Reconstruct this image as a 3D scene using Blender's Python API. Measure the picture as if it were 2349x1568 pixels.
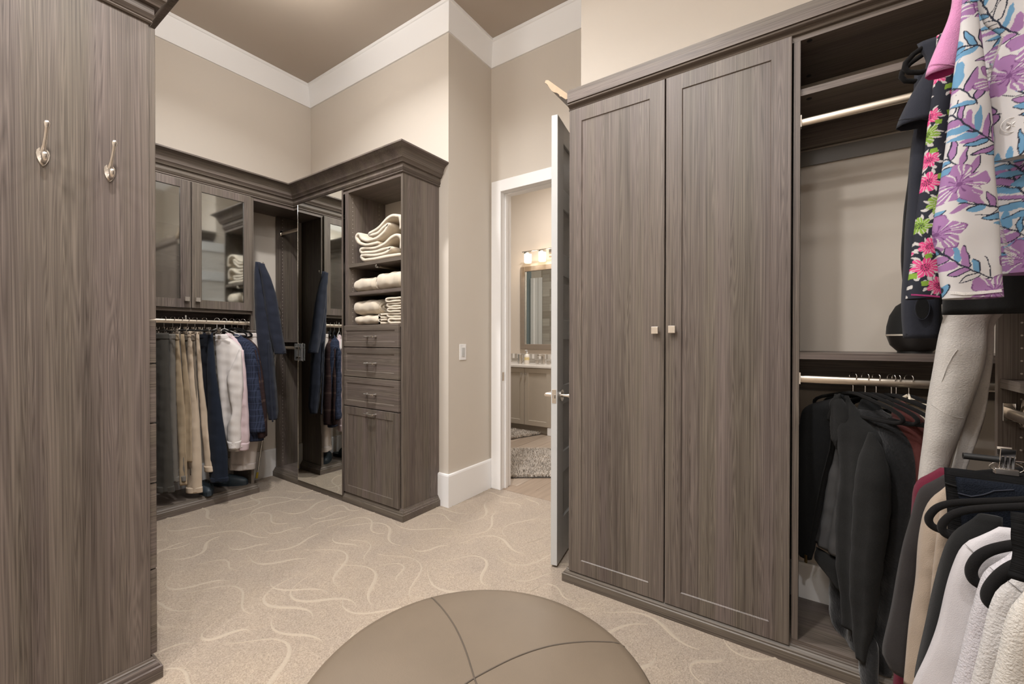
import bpy, bmesh, math, random
import numpy as np
from mathutils import Vector, Matrix

for _o in list(bpy.data.objects):
    bpy.data.objects.remove(_o, do_unlink=True)
SC = bpy.context.scene
COL = SC.collection
PI = math.pi

# ------------------------------------------------------------------ camera
FPX, CX, CY, CAMZ = 972.15, 1174.5, 784.0, 1.22
YAW, PIT, ROL = math.radians(34.5225), math.radians(-0.3163), math.radians(0.0655)
_f = Vector((math.cos(PIT) * math.cos(YAW), math.cos(PIT) * math.sin(YAW), math.sin(PIT)))
_r0 = Vector((math.sin(YAW), -math.cos(YAW), 0.0))
_u0 = _r0.cross(_f)
_R = _r0 * math.cos(ROL) + _u0 * math.sin(ROL)
_U = -_r0 * math.sin(ROL) + _u0 * math.cos(ROL)
cam = bpy.data.cameras.new('camera')
cam.sensor_fit = 'HORIZONTAL'
cam.sensor_width = 36.0
cam.lens = 36.0 * FPX / 2349.0
cam.clip_start = 0.02
cam_o = bpy.data.objects.new('camera', cam)
COL.objects.link(cam_o)
_M = Matrix((_R, _U, -_f)).transposed().to_4x4()
_M.translation = Vector((0, 0, CAMZ))
cam_o.matrix_world = _M
SC.camera = cam_o

# ------------------------------------------------------------------ world, exposure
wd = bpy.data.worlds.new('world')
SC.world = wd
wd.use_nodes = True
wd.node_tree.nodes['Background'].inputs[0].default_value = (0.9, 0.92, 1.0, 1)
wd.node_tree.nodes['Background'].inputs[1].default_value = 0.3
SC.view_settings.view_transform = 'Standard'
SC.view_settings.look = 'None'
SC.view_settings.gamma = 1.0
SC.view_settings.use_curve_mapping = False
SC.view_settings.exposure = 0.10
SC.cycles.use_denoising = True
SC.cycles.max_bounces = 10
SC.cycles.diffuse_bounces = 6
SC.cycles.glossy_bounces = 4
SC.cycles.transmission_bounces = 6
SC.cycles.sample_clamp_indirect = 6.0
SC.cycles.caustics_reflective = False
SC.cycles.caustics_refractive = False

# warm-white lamps, last two added as unseen fill: (x, y, z of the diffuser, watts)
CEIL_LAMPS = [((1.34, 2.66), 10.5), ((0.50, 1.00), 25.0), ((-1.1, 0.45), 46.0)]
# added fill downlights, none in view: (x, y, watts)
FILL_DOWNLIGHTS = [(1.30, 1.40, 15.0), (0.95, 2.35, 40.0), (0.80, 0.00, 4.0), (0.15, 0.75, 30.0), (-0.9, -0.15, 24.0), (-0.9, 1.3, 24.0)]
LAMP_COL = (1.0, 0.976, 0.962)

# ------------------------------------------------------------------ helpers
def ray(px, py):
    return _f + _R * ((px - CX) / FPX) - _U * ((py - CY) / FPX)

def at(px, py, ax, c):
    """point of the axis plane ax = c seen at a pixel of the photograph"""
    d = ray(px, py)
    o = (0.0, 0.0, CAMZ)
    t = (c - o[ax]) / d[ax]
    return Vector((0, 0, CAMZ)) + d * t

WORLD = {}

def bmn():
    return bmesh.new()

def box(bm, x0, x1, y0, y1, z0, z1, bev=0.0, seg=1):
    if x0 > x1: x0, x1 = x1, x0
    if y0 > y1: y0, y1 = y1, y0
    v = [bm.verts.new(p) for p in ((x0, y0, z0), (x1, y0, z0), (x1, y1, z0), (x0, y1, z0),
                                   (x0, y0, z1), (x1, y0, z1), (x1, y1, z1), (x0, y1, z1))]
    fs = [bm.faces.new([v[i] for i in q]) for q in
          ((0, 3, 2, 1), (4, 5, 6, 7), (0, 1, 5, 4), (1, 2, 6, 5), (2, 3, 7, 6), (3, 0, 4, 7))]
    if bev > 0:
        es = list({e for f in fs for e in f.edges})
        bmesh.ops.bevel(bm, geom=es, offset=bev, segments=seg, profile=0.5, affect='EDGES')
    return v

def obox(bm, c, ax, ay, az, hx, hy, hz, bev=0.0):
    """box with its own axes: centre c, unit axes, half sizes"""
    c = Vector(c); ax = Vector(ax); ay = Vector(ay); az = Vector(az)
    v = []
    for sz in (-1, 1):
        for sx, sy in ((-1, -1), (1, -1), (1, 1), (-1, 1)):
            v.append(bm.verts.new(c + ax * (hx * sx) + ay * (hy * sy) + az * (hz * sz)))
    fs = [bm.faces.new([v[i] for i in q]) for q in
          ((0, 3, 2, 1), (4, 5, 6, 7), (0, 1, 5, 4), (1, 2, 6, 5), (2, 3, 7, 6), (3, 0, 4, 7))]
    if bev > 0:
        bmesh.ops.bevel(bm, geom=list({e for f in fs for e in f.edges}), offset=bev, segments=1, affect='EDGES')

def tube(bm, pts, rad, seg=8, cap=True):
    pts = [Vector(p) for p in pts]
    n = len(pts)
    if not hasattr(rad, '__len__'):
        rad = [rad] * n
    up = None
    rings = []
    for i, p in enumerate(pts):
        t = (pts[min(i + 1, n - 1)] - pts[max(i - 1, 0)]).normalized()
        if up is None:
            up = Vector((0, 0, 1)) if abs(t.z) < 0.9 else Vector((1, 0, 0))
        a = (up - t * up.dot(t))
        if a.length < 1e-6:
            a = t.orthogonal()
        a.normalize()
        up = a
        b = t.cross(a)
        rings.append([bm.verts.new(p + (a * math.cos(2 * PI * k / seg) + b * math.sin(2 * PI * k / seg)) * rad[i])
                      for k in range(seg)])
    for i in range(n - 1):
        for k in range(seg):
            bm.faces.new((rings[i][k], rings[i][(k + 1) % seg], rings[i + 1][(k + 1) % seg], rings[i + 1][k]))
    if cap:
        bm.faces.new(rings[0][::-1])
        bm.faces.new(rings[-1])

def lathe(bm, prof, c, seg=24, axis='Z', cap=True):
    """prof: (radius, height) list; revolved about axis through c"""
    c = Vector(c)
    rings = []
    for r, h in prof:
        ring = []
        for k in range(seg):
            a = 2 * PI * k / seg
            u, v = r * math.cos(a), r * math.sin(a)
            p = {'Z': (u, v, h), 'X': (h, u, v), 'Y': (u, h, -v)}[axis]
            ring.append(bm.verts.new(c + Vector(p)))
        rings.append(ring)
    for i in range(len(rings) - 1):
        for k in range(seg):
            bm.faces.new((rings[i][k], rings[i][(k + 1) % seg], rings[i + 1][(k + 1) % seg], rings[i + 1][k]))
    if cap:
        bm.faces.new(rings[0][::-1])
        bm.faces.new(rings[-1])

def sweep(bm, prof, path, side=1, z0=0.0, closed_prof=True, caps=True):
    """moulding: profile (out, z) carried along an XY path with mitred corners; side +1 = left of travel"""
    P = [Vector((p[0], p[1])) for p in path]
    ns = []
    for i in range(len(P) - 1):
        d = (P[i + 1] - P[i]).normalized()
        ns.append(Vector((-d.y, d.x)) * side)
    rings = []
    for i, p in enumerate(P):
        if i == 0: m = ns[0]
        elif i == len(P) - 1: m = ns[-1]
        else:
            m = (ns[i - 1] + ns[i]) / (1 + ns[i - 1].dot(ns[i]))
        rings.append([bm.verts.new((p.x + m.x * d, p.y + m.y * d, z0 + z)) for d, z in prof])
    k = len(prof)
    rng = range(k) if closed_prof else range(k - 1)
    for i in range(len(P) - 1):
        for j in rng:
            a, b = rings[i][j], rings[i][(j + 1) % k]
            c, d = rings[i + 1][(j + 1) % k], rings[i + 1][j]
            bm.faces.new((a, b, c, d) if side < 0 else (d, c, b, a))
    if caps and closed_prof:
        bm.faces.new(rings[0]); bm.faces.new(rings[-1][::-1])

def build(name, bm, m, parent=None, smooth=None, fix=True):
    """link a bmesh (world coordinates) as one mesh object; smooth = angle in degrees"""
    if fix:
        bmesh.ops.recalc_face_normals(bm, faces=bm.faces[:])
    me = bpy.data.meshes.new(name)
    if parent is None:
        vs = [v.co for v in bm.verts]
        lo = Vector((min(v.x for v in vs), min(v.y for v in vs), min(v.z for v in vs)))
        hi = Vector((max(v.x for v in vs), max(v.y for v in vs), max(v.z for v in vs)))
        org = Vector(((lo.x + hi.x) / 2, (lo.y + hi.y) / 2, lo.z))
    else:
        org = WORLD[parent.name]
    bmesh.ops.translate(bm, verts=bm.verts[:], vec=-org)
    bm.to_mesh(me)
    bm.free()
    if smooth is not None:
        me.polygons.foreach_set('use_smooth', [True] * len(me.polygons))
        if smooth < 180:
            me.set_sharp_from_angle(angle=math.radians(smooth))
    o = bpy.data.objects.new(name, me)
    me.name = o.name
    COL.objects.link(o)
    if parent is None:
        o.location = org
    else:
        o.parent = parent
    WORLD[o.name] = org.copy()
    for mm in (m if isinstance(m, (list, tuple)) else [m]):
        me.materials.append(mm)
    return o

def thing(name, label, cat, loc, group=None):
    o = bpy.data.objects.new(name, None)
    o.empty_display_size = 0.1
    COL.objects.link(o)
    o.location = loc
    WORLD[o.name] = Vector(loc)
    o['label'] = label
    o['category'] = cat
    if group: o['group'] = group
    return o

def tag(o, label, cat, group=None):
    o['label'] = label
    o['category'] = cat
    if group: o['group'] = group
    return o

def struct(name, bm, m, label, smooth=None, parent=None):
    o = build(name, bm, m, parent, smooth)
    if parent is None:
        o['kind'] = 'structure'
        o['label'] = label
        o['category'] = name.split('_')[0]
    return o

def part(name, m, parent, *boxes, bev=0.0, smooth=None):
    bm = bmn()
    for b in boxes:
        box(bm, *b, bev=bev)
    return build(name, bm, m, parent, smooth)

# ------------------------------------------------------------------ materials
def _nt(name):
    m = bpy.data.materials.new(name)
    m.use_nodes = True
    nt = m.node_tree
    return m, nt, nt.nodes['Principled BSDF'], nt.nodes, nt.links

def C4(c):
    return (c[0], c[1], c[2], 1.0)

def plain(name, col, rough=0.6, metal=0.0, var=0.06, scale=12.0, bump=0.0, bscale=200.0, sheen=0.0, spec=0.5, stretch=None, emis=None, coat=0.0):
    m, nt, b, N, L = _nt(name)
    b.inputs['Roughness'].default_value = rough
    b.inputs['Metallic'].default_value = metal
    b.inputs['Specular IOR Level'].default_value = spec
    if coat:
        b.inputs['Coat Weight'].default_value = coat
    if sheen:
        b.inputs['Sheen Weight'].default_value = sheen
        b.inputs['Sheen Roughness'].default_value = 0.5
    tc = N.new('ShaderNodeTexCoord')
    vec = tc.outputs['Object']
    if stretch:
        mp = N.new('ShaderNodeMapping'); mp.inputs['Scale'].default_value = stretch
        L.new(vec, mp.inputs['Vector']); vec = mp.outputs['Vector']
    nz = N.new('ShaderNodeTexNoise')
    nz.inputs['Scale'].default_value = scale
    nz.inputs['Detail'].default_value = 4.0
    L.new(vec, nz.inputs['Vector'])
    mx = N.new('ShaderNodeMix'); mx.data_type = 'RGBA'
    mx.inputs[6].default_value = C4([c * (1 - var) for c in col])
    mx.inputs[7].default_value = C4([min(1, c * (1 + var)) for c in col])
    L.new(nz.outputs['Fac'], mx.inputs[0])
    L.new(mx.outputs[2], b.inputs['Base Color'])
    if bump:
        n2 = N.new('ShaderNodeTexNoise'); n2.inputs['Scale'].default_value = bscale; n2.inputs['Detail'].default_value = 3
        L.new(vec, n2.inputs['Vector'])
        bp = N.new('ShaderNodeBump'); bp.inputs['Strength'].default_value = bump; bp.inputs['Distance'].default_value = 0.002
        L.new(n2.outputs['Fac'], bp.inputs['Height'])
        L.new(bp.outputs['Normal'], b.inputs['Normal'])
    if emis:
        b.inputs['Emission Color'].default_value = C4(emis[0])
        b.inputs['Emission Strength'].default_value = emis[1]
    return m

def wood(name, axis, dark=(0.050, 0.040, 0.034), light=(0.208, 0.176, 0.153), rough=0.42):
    """taupe textured laminate, fine grain running along axis"""
    m, nt, b, N, L = _nt(name)
    tc = N.new('ShaderNodeTexCoord')
    def noise(sc, along, det, dist=0.0):
        mp = N.new('ShaderNodeMapping')
        s = [along if a_ in axis else sc for a_ in 'XYZ']
        mp.inputs['Scale'].default_value = s
        L.new(tc.outputs['Object'], mp.inputs['Vector'])
        n = N.new('ShaderNodeTexNoise'); n.inputs['Scale'].default_value = 1.0
        n.inputs['Detail'].default_value = det; n.inputs['Roughness'].default_value = 0.6
        n.inputs['Distortion'].default_value = dist
        L.new(mp.outputs['Vector'], n.inputs['Vector'])
        return n.outputs['Fac']
    fine = noise(240.0, 1.3, 3.0)
    mid = noise(26.0, 0.40, 2.0, 0.5)
    wide = noise(9.0, 0.25, 2.0)
    def math_(op, a, bb):
        q = N.new('ShaderNodeMath'); q.operation = op
        for i, v in enumerate((a, bb)):
            if isinstance(v, float): q.inputs[i].default_value = v
            else: L.new(v, q.inputs[i])
        return q.outputs[0]
    # thin lighter seams of the grain: bands of a stretched noise
    seam = math_('FRACT', math_('MULTIPLY', mid, 26.0), 0.0)
    seam = math_('ABSOLUTE', math_('SUBTRACT', seam, 0.5), 0.0)
    v = math_('ADD', math_('MULTIPLY', fine, 0.55), math_('MULTIPLY', seam, 0.34))
    v = math_('ADD', v, math_('MULTIPLY', wide, 0.46))
    cr = N.new('ShaderNodeValToRGB')
    cr.color_ramp.elements[0].position = 0.37
    cr.color_ramp.elements[0].color = C4(dark)
    cr.color_ramp.elements[1].position = 0.83
    cr.color_ramp.elements[1].color = C4(light)
    L.new(v, cr.inputs['Fac'])
    hue = N.new('ShaderNodeValToRGB')
    hue.color_ramp.elements[0].position = 0.35; hue.color_ramp.elements[0].color = (1.03, 0.985, 1.01, 1)
    hue.color_ramp.elements[1].position = 0.65; hue.color_ramp.elements[1].color = (1.0, 0.995, 0.92, 1)
    L.new(noise(14.0, 0.30, 1.0), hue.inputs['Fac'])
    mh = N.new('ShaderNodeMix'); mh.data_type = 'RGBA'; mh.blend_type = 'MULTIPLY'; mh.inputs[0].default_value = 1.0
    L.new(cr.outputs['Color'], mh.inputs[6]); L.new(hue.outputs['Color'], mh.inputs[7])
    L.new(mh.outputs[2], b.inputs['Base Color'])
    b.inputs['Roughness'].default_value = rough
    b.inputs['Specular IOR Level'].default_value = 0.4
    bp = N.new('ShaderNodeBump'); bp.inputs['Strength'].default_value = 0.25; bp.inputs['Distance'].default_value = 0.0012
    L.new(v, bp.inputs['Height']); L.new(bp.outputs['Normal'], b.inputs['Normal'])
    return m

WV = wood('taupe_wood_vertical', 'Z')
WX = wood('taupe_wood_along_x', 'X')
WY = wood('taupe_wood_along_y', 'Y')
WH = wood('taupe_wood_horizontal', 'XY')
M_wall = plain('wall_paint', (0.600, 0.547, 0.480), 0.75, var=0.02, scale=3, bump=0.06, bscale=260)
M_ceil = plain('ceiling_paint', (0.445, 0.382, 0.318), 0.85, var=0.02, scale=3)
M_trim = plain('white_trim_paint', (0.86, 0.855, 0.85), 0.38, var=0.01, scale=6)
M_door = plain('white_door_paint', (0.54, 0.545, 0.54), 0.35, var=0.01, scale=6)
M_nickel = plain('brushed_nickel', (0.78, 0.74, 0.69), 0.24, 1.0, var=0.05, scale=60)
M_chrome = plain('chrome', (0.82, 0.81, 0.79), 0.10, 1.0, var=0.03, scale=30)
M_rod = plain('champagne_aluminium', (0.70, 0.62, 0.52), 0.34, 1.0, var=0.04, scale=40)
M_black = plain('black_plastic', (0.012, 0.012, 0.012), 0.5)
M_dark = plain('dark_gap', (0.02, 0.017, 0.014), 0.8)
M_greyrail = plain('grey_rail', (0.17, 0.16, 0.15), 0.5)
M_raw = plain('raw_wood_end', (0.44, 0.33, 0.22), 0.7, var=0.15, scale=40)
M_pin = plain('shelf_pin_hole', (0.55, 0.50, 0.44), 0.5)
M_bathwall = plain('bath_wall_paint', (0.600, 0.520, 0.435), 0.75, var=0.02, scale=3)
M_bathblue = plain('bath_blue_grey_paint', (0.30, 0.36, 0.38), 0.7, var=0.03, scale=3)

def mat_mirror():
    m, nt, b, N, L = _nt('silvered_mirror')
    b.inputs['Base Color'].default_value = (0.88, 0.90, 0.87, 1)
    b.inputs['Metallic'].default_value = 1.0
    b.inputs['Roughness'].default_value = 0.01
    return m
M_mirror = mat_mirror()

def mat_glass(name, tint, rough, alpha_mix):
    """thin pane: part see-through, part mirror-like"""
    m, nt, b, N, L = _nt(name)
    out = N['Material Output']
    tr = N.new('ShaderNodeBsdfTransparent'); tr.inputs[0].default_value = C4(tint)
    gl = N.new('ShaderNodeBsdfGlossy'); gl.inputs['Roughness'].default_value = rough
    gl.inputs['Color'].default_value = (0.92, 0.95, 0.94, 1)
    fr = N.new('ShaderNodeLayerWeight'); fr.inputs['Blend'].default_value = 0.35
    ad = N.new('ShaderNodeMath'); ad.operation = 'MULTIPLY_ADD'; ad.use_clamp = True
    ad.inputs[1].default_value = 0.45; ad.inputs[2].default_value = alpha_mix
    L.new(fr.outputs['Facing'], ad.inputs[0])
    mx = N.new('ShaderNodeMixShader')
    L.new(ad.outputs[0], mx.inputs[0]); L.new(tr.outputs[0], mx.inputs[1]); L.new(gl.outputs[0], mx.inputs[2])
    L.new(mx.outputs[0], out.inputs['Surface'])
    return m
M_pane = mat_glass('grey_cabinet_glass', (0.62, 0.65, 0.64), 0.05, 0.46)

def mat_acrylic():
    m, nt, b, N, L = _nt('clear_acrylic')
    b.inputs['Base Color'].default_value = (0.95, 0.97, 0.97, 1)
    b.inputs['Roughness'].default_value = 0.05
    b.inputs['Transmission Weight'].default_value = 0.9
    b.inputs['IOR'].default_value = 1.3
    return m
M_acryl = mat_acrylic()

def mat_carpet():
    m, nt, b, N, L = _nt('cut_pile_carpet')
    tc = N.new('ShaderNodeTexCoord')
    def nz(s, d):
        n = N.new('ShaderNodeTexNoise'); n.inputs['Scale'].default_value = s; n.inputs['Detail'].default_value = d
        n.inputs['Roughness'].default_value = 0.7
        L.new(tc.outputs['Object'], n.inputs['Vector']); return n.outputs['Fac']
    big, pile = nz(3.0, 4), nz(230.0, 3)
    cr = N.new('ShaderNodeValToRGB')
    cr.color_ramp.elements[0].position = 0.30; cr.color_ramp.elements[0].color = (0.220, 0.173, 0.128, 1)
    cr.color_ramp.elements[1].position = 0.66; cr.color_ramp.elements[1].color = (0.490, 0.402, 0.313, 1)
    L.new(pile, cr.inputs['Fac'])
    mx = N.new('ShaderNodeMix'); mx.data_type = 'RGBA'; mx.blend_type = 'MULTIPLY'; mx.inputs[0].default_value = 1.0
    c2 = N.new('ShaderNodeValToRGB')
    c2.color_ramp.elements[0].position = 0.3; c2.color_ramp.elements[0].color = (0.86, 0.86, 0.88, 1)
    c2.color_ramp.elements[1].position = 0.7; c2.color_ramp.elements[1].color = (1.0, 0.99, 0.97, 1)
    L.new(big, c2.inputs['Fac'])
    L.new(cr.outputs['Color'], mx.inputs[6]); L.new(c2.outputs['Color'], mx.inputs[7])
    L.new(mx.outputs[2], b.inputs['Base Color'])
    b.inputs['Roughness'].default_value = 1.0
    b.inputs['Specular IOR Level'].default_value = 0.1
    b.inputs['Sheen Weight'].default_value = 0.25
    bp = N.new('ShaderNodeBump'); bp.inputs['Strength'].default_value = 0.9; bp.inputs['Distance'].default_value = 0.004
    L.new(pile, bp.inputs['Height']); L.new(bp.outputs['Normal'], b.inputs['Normal'])
    return m
M_carpet = mat_carpet()

def mat_carpet2():
    m = plain('carved_carpet_swirl', (0.385, 0.322, 0.250), 1.0, var=0.12, scale=180, bump=0.8, bscale=240, sheen=0.3, spec=0.1)
    return m
M_swirl = mat_carpet2()
# ================================================================== THE ROOM
WA, WB, WR, WD, WJ, WW, WS = 3.93, 2.28, 2.13, 2.79, 1.082, 2.285, -0.73   # wall planes
XL, XR0, CEIL = -0.12, -2.3, 3.635

bm = bmn(); box(bm, XR0 - 0.1, 2.797, WS - 0.1, WA + 0.1, -0.05, 0.0)
floor = struct('floor', bm, M_carpet, 'beige cut-pile carpet with a carved swirl pattern')
bm = bmn(); box(bm, XR0 - 0.1, WD + 0.1, WS - 0.1, WA + 0.1, CEIL, CEIL + 0.06)
struct('ceiling', bm, M_ceil, 'flat taupe painted closet ceiling')

def wall(name, label, *b, m=None):
    bm = bmn()
    for q in b: box(bm, *q)
    return struct(name, bm, m or M_wall, label)
wall('wall_back', 'tan wall behind the glass-door cabinet', (XL - 0.1, WB + 0.1, WA, WA + 0.1, 0, CEIL))
wall('wall_corner', 'tan wall above the mirror and towel cabinet', (WB, WB + 0.1, WR, WA, 0, CEIL))
wall('wall_return', 'narrow tan wall with the light switch', (WB + 0.1, WD, WR, WR + 0.1, 0, CEIL))
wall('wall_doorway', 'tan wall around the bathroom doorway', (WD, WD + 0.115, 2.04, 5.3, 0, CEIL), (WD, WD + 0.115, 0.6, 1.185, 0, CEIL), (WD, WD + 0.115, 1.185, 2.04, 2.435, CEIL))
wall('wall_jog', 'short tan wall behind the open door', (WW + 0.1, WD, WJ - 0.1, WJ, 0, CEIL))
wall('wall_wardrobe', 'pale tan wall above and behind the wardrobe', (WW, WW + 0.1, WS, WJ, 0, CEIL))
wall('wall_right', 'tan wall behind the hanging clothes', (XR0, WW + 0.1, WS - 0.1, WS, 0, CEIL))
wall('wall_rear', 'tan wall at the near end of the closet', (XR0 - 0.1, XR0, WS, 1.95, 0, CEIL))
wall('wall_left_jog', 'tan wall beside the drawer tower', (XR0, XL, 1.95, 2.05, 0, CEIL))
wall('wall_left', 'tan wall behind the drawer tower', (XL - 0.1, XL, 2.05, WA, 0, CEIL))

ROOMPATH = [(XL, 1.95), (XL, WA), (WB, WA), (WB, WR), (WD, WR), (WD, WJ), (WW, WJ), (WW, WS), (XR0, WS), (XR0, 1.95), (XL, 1.95)]
bm = bmn()
sweep(bm, [(0, 3.445), (0.012, 3.445), (0.013, 3.452), (0.060, 3.610), (0.068, 3.614), (0.070, 3.634), (0, 3.634)], ROOMPATH, side=-1)
struct('trim_1', bm, M_trim, 'white sloped crown moulding around the ceiling')
BBP = [(0, 0), (0.017, 0), (0.017, 0.225), (0.014, 0.236), (0, 0.238)]
bm = bmn(); sweep(bm, BBP, [(XL, WA), (WB, WA)], side=-1); struct('baseboard_back', bm, M_trim, 'tall white baseboard in the open corner')
bm = bmn(); sweep(bm, BBP, [(WB, WA), (WB, WR), (WD, WR), (WD, 2.115)], side=-1); struct('baseboard_return', bm, M_trim, 'tall white baseboard beside the towel cabinet')
bm = bmn(); sweep(bm, BBP, [(WW, 0.95), (WW, WS), (XR0, WS)], side=-1); struct('baseboard_right', bm, M_trim, 'white baseboard inside the wardrobe')

# carved swirl pattern of the carpet: tapered S-shaped ridges, real relief
def swirls():
    rng = random.Random(11)
    bm = bmn()
    n, tries, used = 0, 0, []
    while n < 300 and tries < 60000:
        tries += 1
        x, y = rng.uniform(-0.4, 2.75), rng.uniform(-0.3, 3.85)
        base = -0.95 + 0.55 * math.sin(1.9 * x + 1.1 * y) + 0.35 * math.sin(3.1 * y - 1.3 * x)
        if rng.random() < 0.22: base += 1.25
        Ln = rng.uniform(0.30, 0.70)
        curl = rng.choice((-1, 1)) * rng.uniform(0.55, 1.25)
        wmax = rng.uniform(0.0050, 0.0125)
        K = 22
        px, py, a = x, y, base + rng.uniform(-0.22, 0.22)
        pts = []
        for i in range(K + 1):
            s = i / K
            aa = a + curl * math.sin(2 * PI * s * 0.95 + 0.5)
            px += math.cos(aa) * Ln / K
            py += math.sin(aa) * Ln / K
            pts.append((px, py, aa, wmax * (max(0.0, math.sin(PI * s ** 1.7)) ** 1.6 + 0.10)))
        if any(p[0] > 2.78 or p[1] > 3.9 or p[0] < -0.6 for p in pts):
            continue
        if any(abs(p[0] - q[0]) < 0.045 and abs(p[1] - q[1]) < 0.045 for p in pts[::4] for q in used):
            continue
        used += [(p[0], p[1]) for p in pts[::3]]
        n += 1
        L_, T_, R_ = [], [], []
        h = 0.0040
        for qx, qy, aa, w in pts:
            nx, ny = -math.sin(aa), math.cos(aa)
            L_.append(bm.verts.new((qx + nx * w, qy + ny * w, -0.001)))
            T_.append(bm.verts.new((qx + nx * w * 0.1, qy + ny * w * 0.1, h)))
            R_.append(bm.verts.new((qx - nx * w, qy - ny * w, -0.001)))
        for i in range(K):
            bm.faces.new((L_[i], T_[i], T_[i + 1], L_[i + 1]))
            bm.faces.new((T_[i], R_[i], R_[i + 1], T_[i + 1]))
    o = build('carpet_swirls', bm, M_swirl, floor, smooth=180)
    o['kind'] = 'stuff'
swirls()

# ------------------------------------------------------------------ doorway trim
JL, JR, JT = 2.02, 1.205, 2.415
bm = bmn()
cas = [(0, 0), (0, 0.018), (0.088, 0.018), (0.088, 0)]
def casing(bm, x, s):
    # three flat boards: left, right, head
    x1 = x + s * 0.02
    box(bm, x, x1, JL, JL + 0.092, 0, JT + 0.092, bev=0.002)
    box(bm, x, x1, JR - 0.092, JR, 0, JT + 0.092, bev=0.002)
    box(bm, x, x1, JR, JL, JT, JT + 0.092, bev=0.002)
casing(bm, WD, -1)
struct('trim_2', bm, M_trim, 'flat white casing around the bathroom doorway')
bm = bmn()
def jamb(bm):
    xa, xb = WD - 0.004, WD + 0.13
    box(bm, xa, xb, JL, JL + 0.02, 0, JT + 0.02)
    box(bm, xa, xb, JR - 0.02, JR, 0, JT + 0.02)
    box(bm, xa, xb, JR, JL, JT, JT + 0.02)
    # stops
    box(bm, WD + 0.040, WD + 0.075, JL - 0.012, JL, 0, JT, bev=0.002)
    box(bm, WD + 0.040, WD + 0.075, JR, JR + 0.012, 0, JT, bev=0.002)
    box(bm, WD + 0.040, WD + 0.075, JR + 0.012, JL - 0.012, JT - 0.012, JT, bev=0.002)
jamb(bm)
tj = struct('trim_3', bm, M_trim, 'white door jamb with stop moulding and strike plate')
part('strike_plate', M_nickel, tj, (WD + 0.006, WD + 0.034, JL - 0.002, JL + 0.001, 0.885, 0.955), bev=0.0008)

# ------------------------------------------------------------------ the open door
M_doorpanel = plain('textured_door_glass', (0.50, 0.48, 0.45), 0.22, var=0.30, scale=420, bump=1.0, bscale=420)
dx = Vector((0.984, 0.178, 0)).normalized()       # leaf direction, free edge -> hinge
dn = Vector((-dx.y, dx.x, 0))                      # towards +Y (other face)
D0 = Vector((1.996, 1.080, 0.012))
def dpt(a, t, z):
    return D0 + dx * a + dn * t + Vector((0, 0, z))
door = thing('door_1', 'open white six-panel door with lever handles beside the wardrobe', 'door', (2.4, 1.16, 0))
door['kind'] = 'structure'
DW, DT, DH = 0.806, 0.035, 2.405
ST = 0.105
zs = [0.222, 0.472, 0.586, 0.852, 0.955, 1.210, 1.318, 1.562, 1.680, 1.932, 2.042, 2.293]
def dbox(bm, a0, a1, t0, t1, z0, z1, bev=0.0):
    obox(bm, dpt((a0 + a1) / 2, (t0 + t1) / 2, (z0 + z1) / 2), dx, dn, (0, 0, 1), (a1 - a0) / 2, (t1 - t0) / 2, (z1 - z0) / 2, bev)
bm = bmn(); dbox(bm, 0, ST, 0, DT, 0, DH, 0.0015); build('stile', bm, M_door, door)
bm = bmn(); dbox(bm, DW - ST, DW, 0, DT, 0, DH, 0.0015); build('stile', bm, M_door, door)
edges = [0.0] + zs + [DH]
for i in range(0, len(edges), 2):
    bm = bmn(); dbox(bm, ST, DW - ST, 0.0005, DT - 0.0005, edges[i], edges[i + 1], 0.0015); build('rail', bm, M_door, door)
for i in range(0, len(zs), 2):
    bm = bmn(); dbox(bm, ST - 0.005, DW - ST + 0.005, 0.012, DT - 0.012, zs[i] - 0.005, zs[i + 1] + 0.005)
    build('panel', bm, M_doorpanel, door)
def lever(t, s):
    zc = 0.905
    c = dpt(0.062, t, zc)
    bm = bmn()
    n = dn * s
    q = Matrix((dx, Vector((0, 0, 1)), n)).transposed()
    def disc(r0, h0, h1):
        ra, rb = [], []
        for k in range(20):
            d = q @ Vector((math.cos(2 * PI * k / 20) * r0, math.sin(2 * PI * k / 20) * r0, 0))
            ra.append(bm.verts.new(c + d + n * h0)); rb.append(bm.verts.new(c + d + n * h1))
        for k in range(20):
            bm.faces.new((ra[k], ra[(k + 1) % 20], rb[(k + 1) % 20], rb[k]))
        bm.faces.new(ra[::-1]); bm.faces.new(rb)
    disc(0.032, 0.0, 0.009)
    disc(0.011, 0.009, 0.05)
    lv = build('lever_handle', bm, M_nickel, door, smooth=40)
    bm = bmn()
    p0 = c + n * 0.048
    tube(bm, [p0 - dx * 0.006, p0 + dx * 0.02, p0 + dx * 0.06, p0 + dx * 0.105 - n * 0.006], [0.011, 0.0105, 0.0095, 0.009], 12)
    build('lever', bm, M_nickel, lv, smooth=50)
lever(0.0, -1); lever(DT, 1)
bm = bmn(); dbox(bm, -0.0012, 0.001, 0.006, DT - 0.006, 0.868, 0.942, 0.0005)
lp = build('latch_plate', bm, M_nickel, door)
bm = bmn(); dbox(bm, -0.009, 0.0, 0.011, DT - 0.013, 0.894, 0.914, 0.002); build('latch_bolt', bm, M_chrome, lp)
for z in (0.25, 1.2, 2.15):
    bm = bmn(); a = dpt(DW + 0.006, 0.0, z - 0.05); b_ = dpt(DW + 0.006, 0.0, z + 0.05)
    tube(bm, [a, b_], 0.007, 10); build('hinge', bm, M_nickel, door, smooth=50)

# ------------------------------------------------------------------ light switch
sw = thing('light_switch', 'white rocker light switch on the narrow wall by the doorway', 'light switch', (2.434, WR, 1.07))
part('wall_plate', M_trim, sw, (2.397, 2.471, WR - 0.006, WR, 1.066, 1.186), bev=0.002)
part('rocker', M_door, sw, (2.417, 2.451, WR - 0.010, WR - 0.006, 1.092, 1.160), bev=0.0015)

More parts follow.
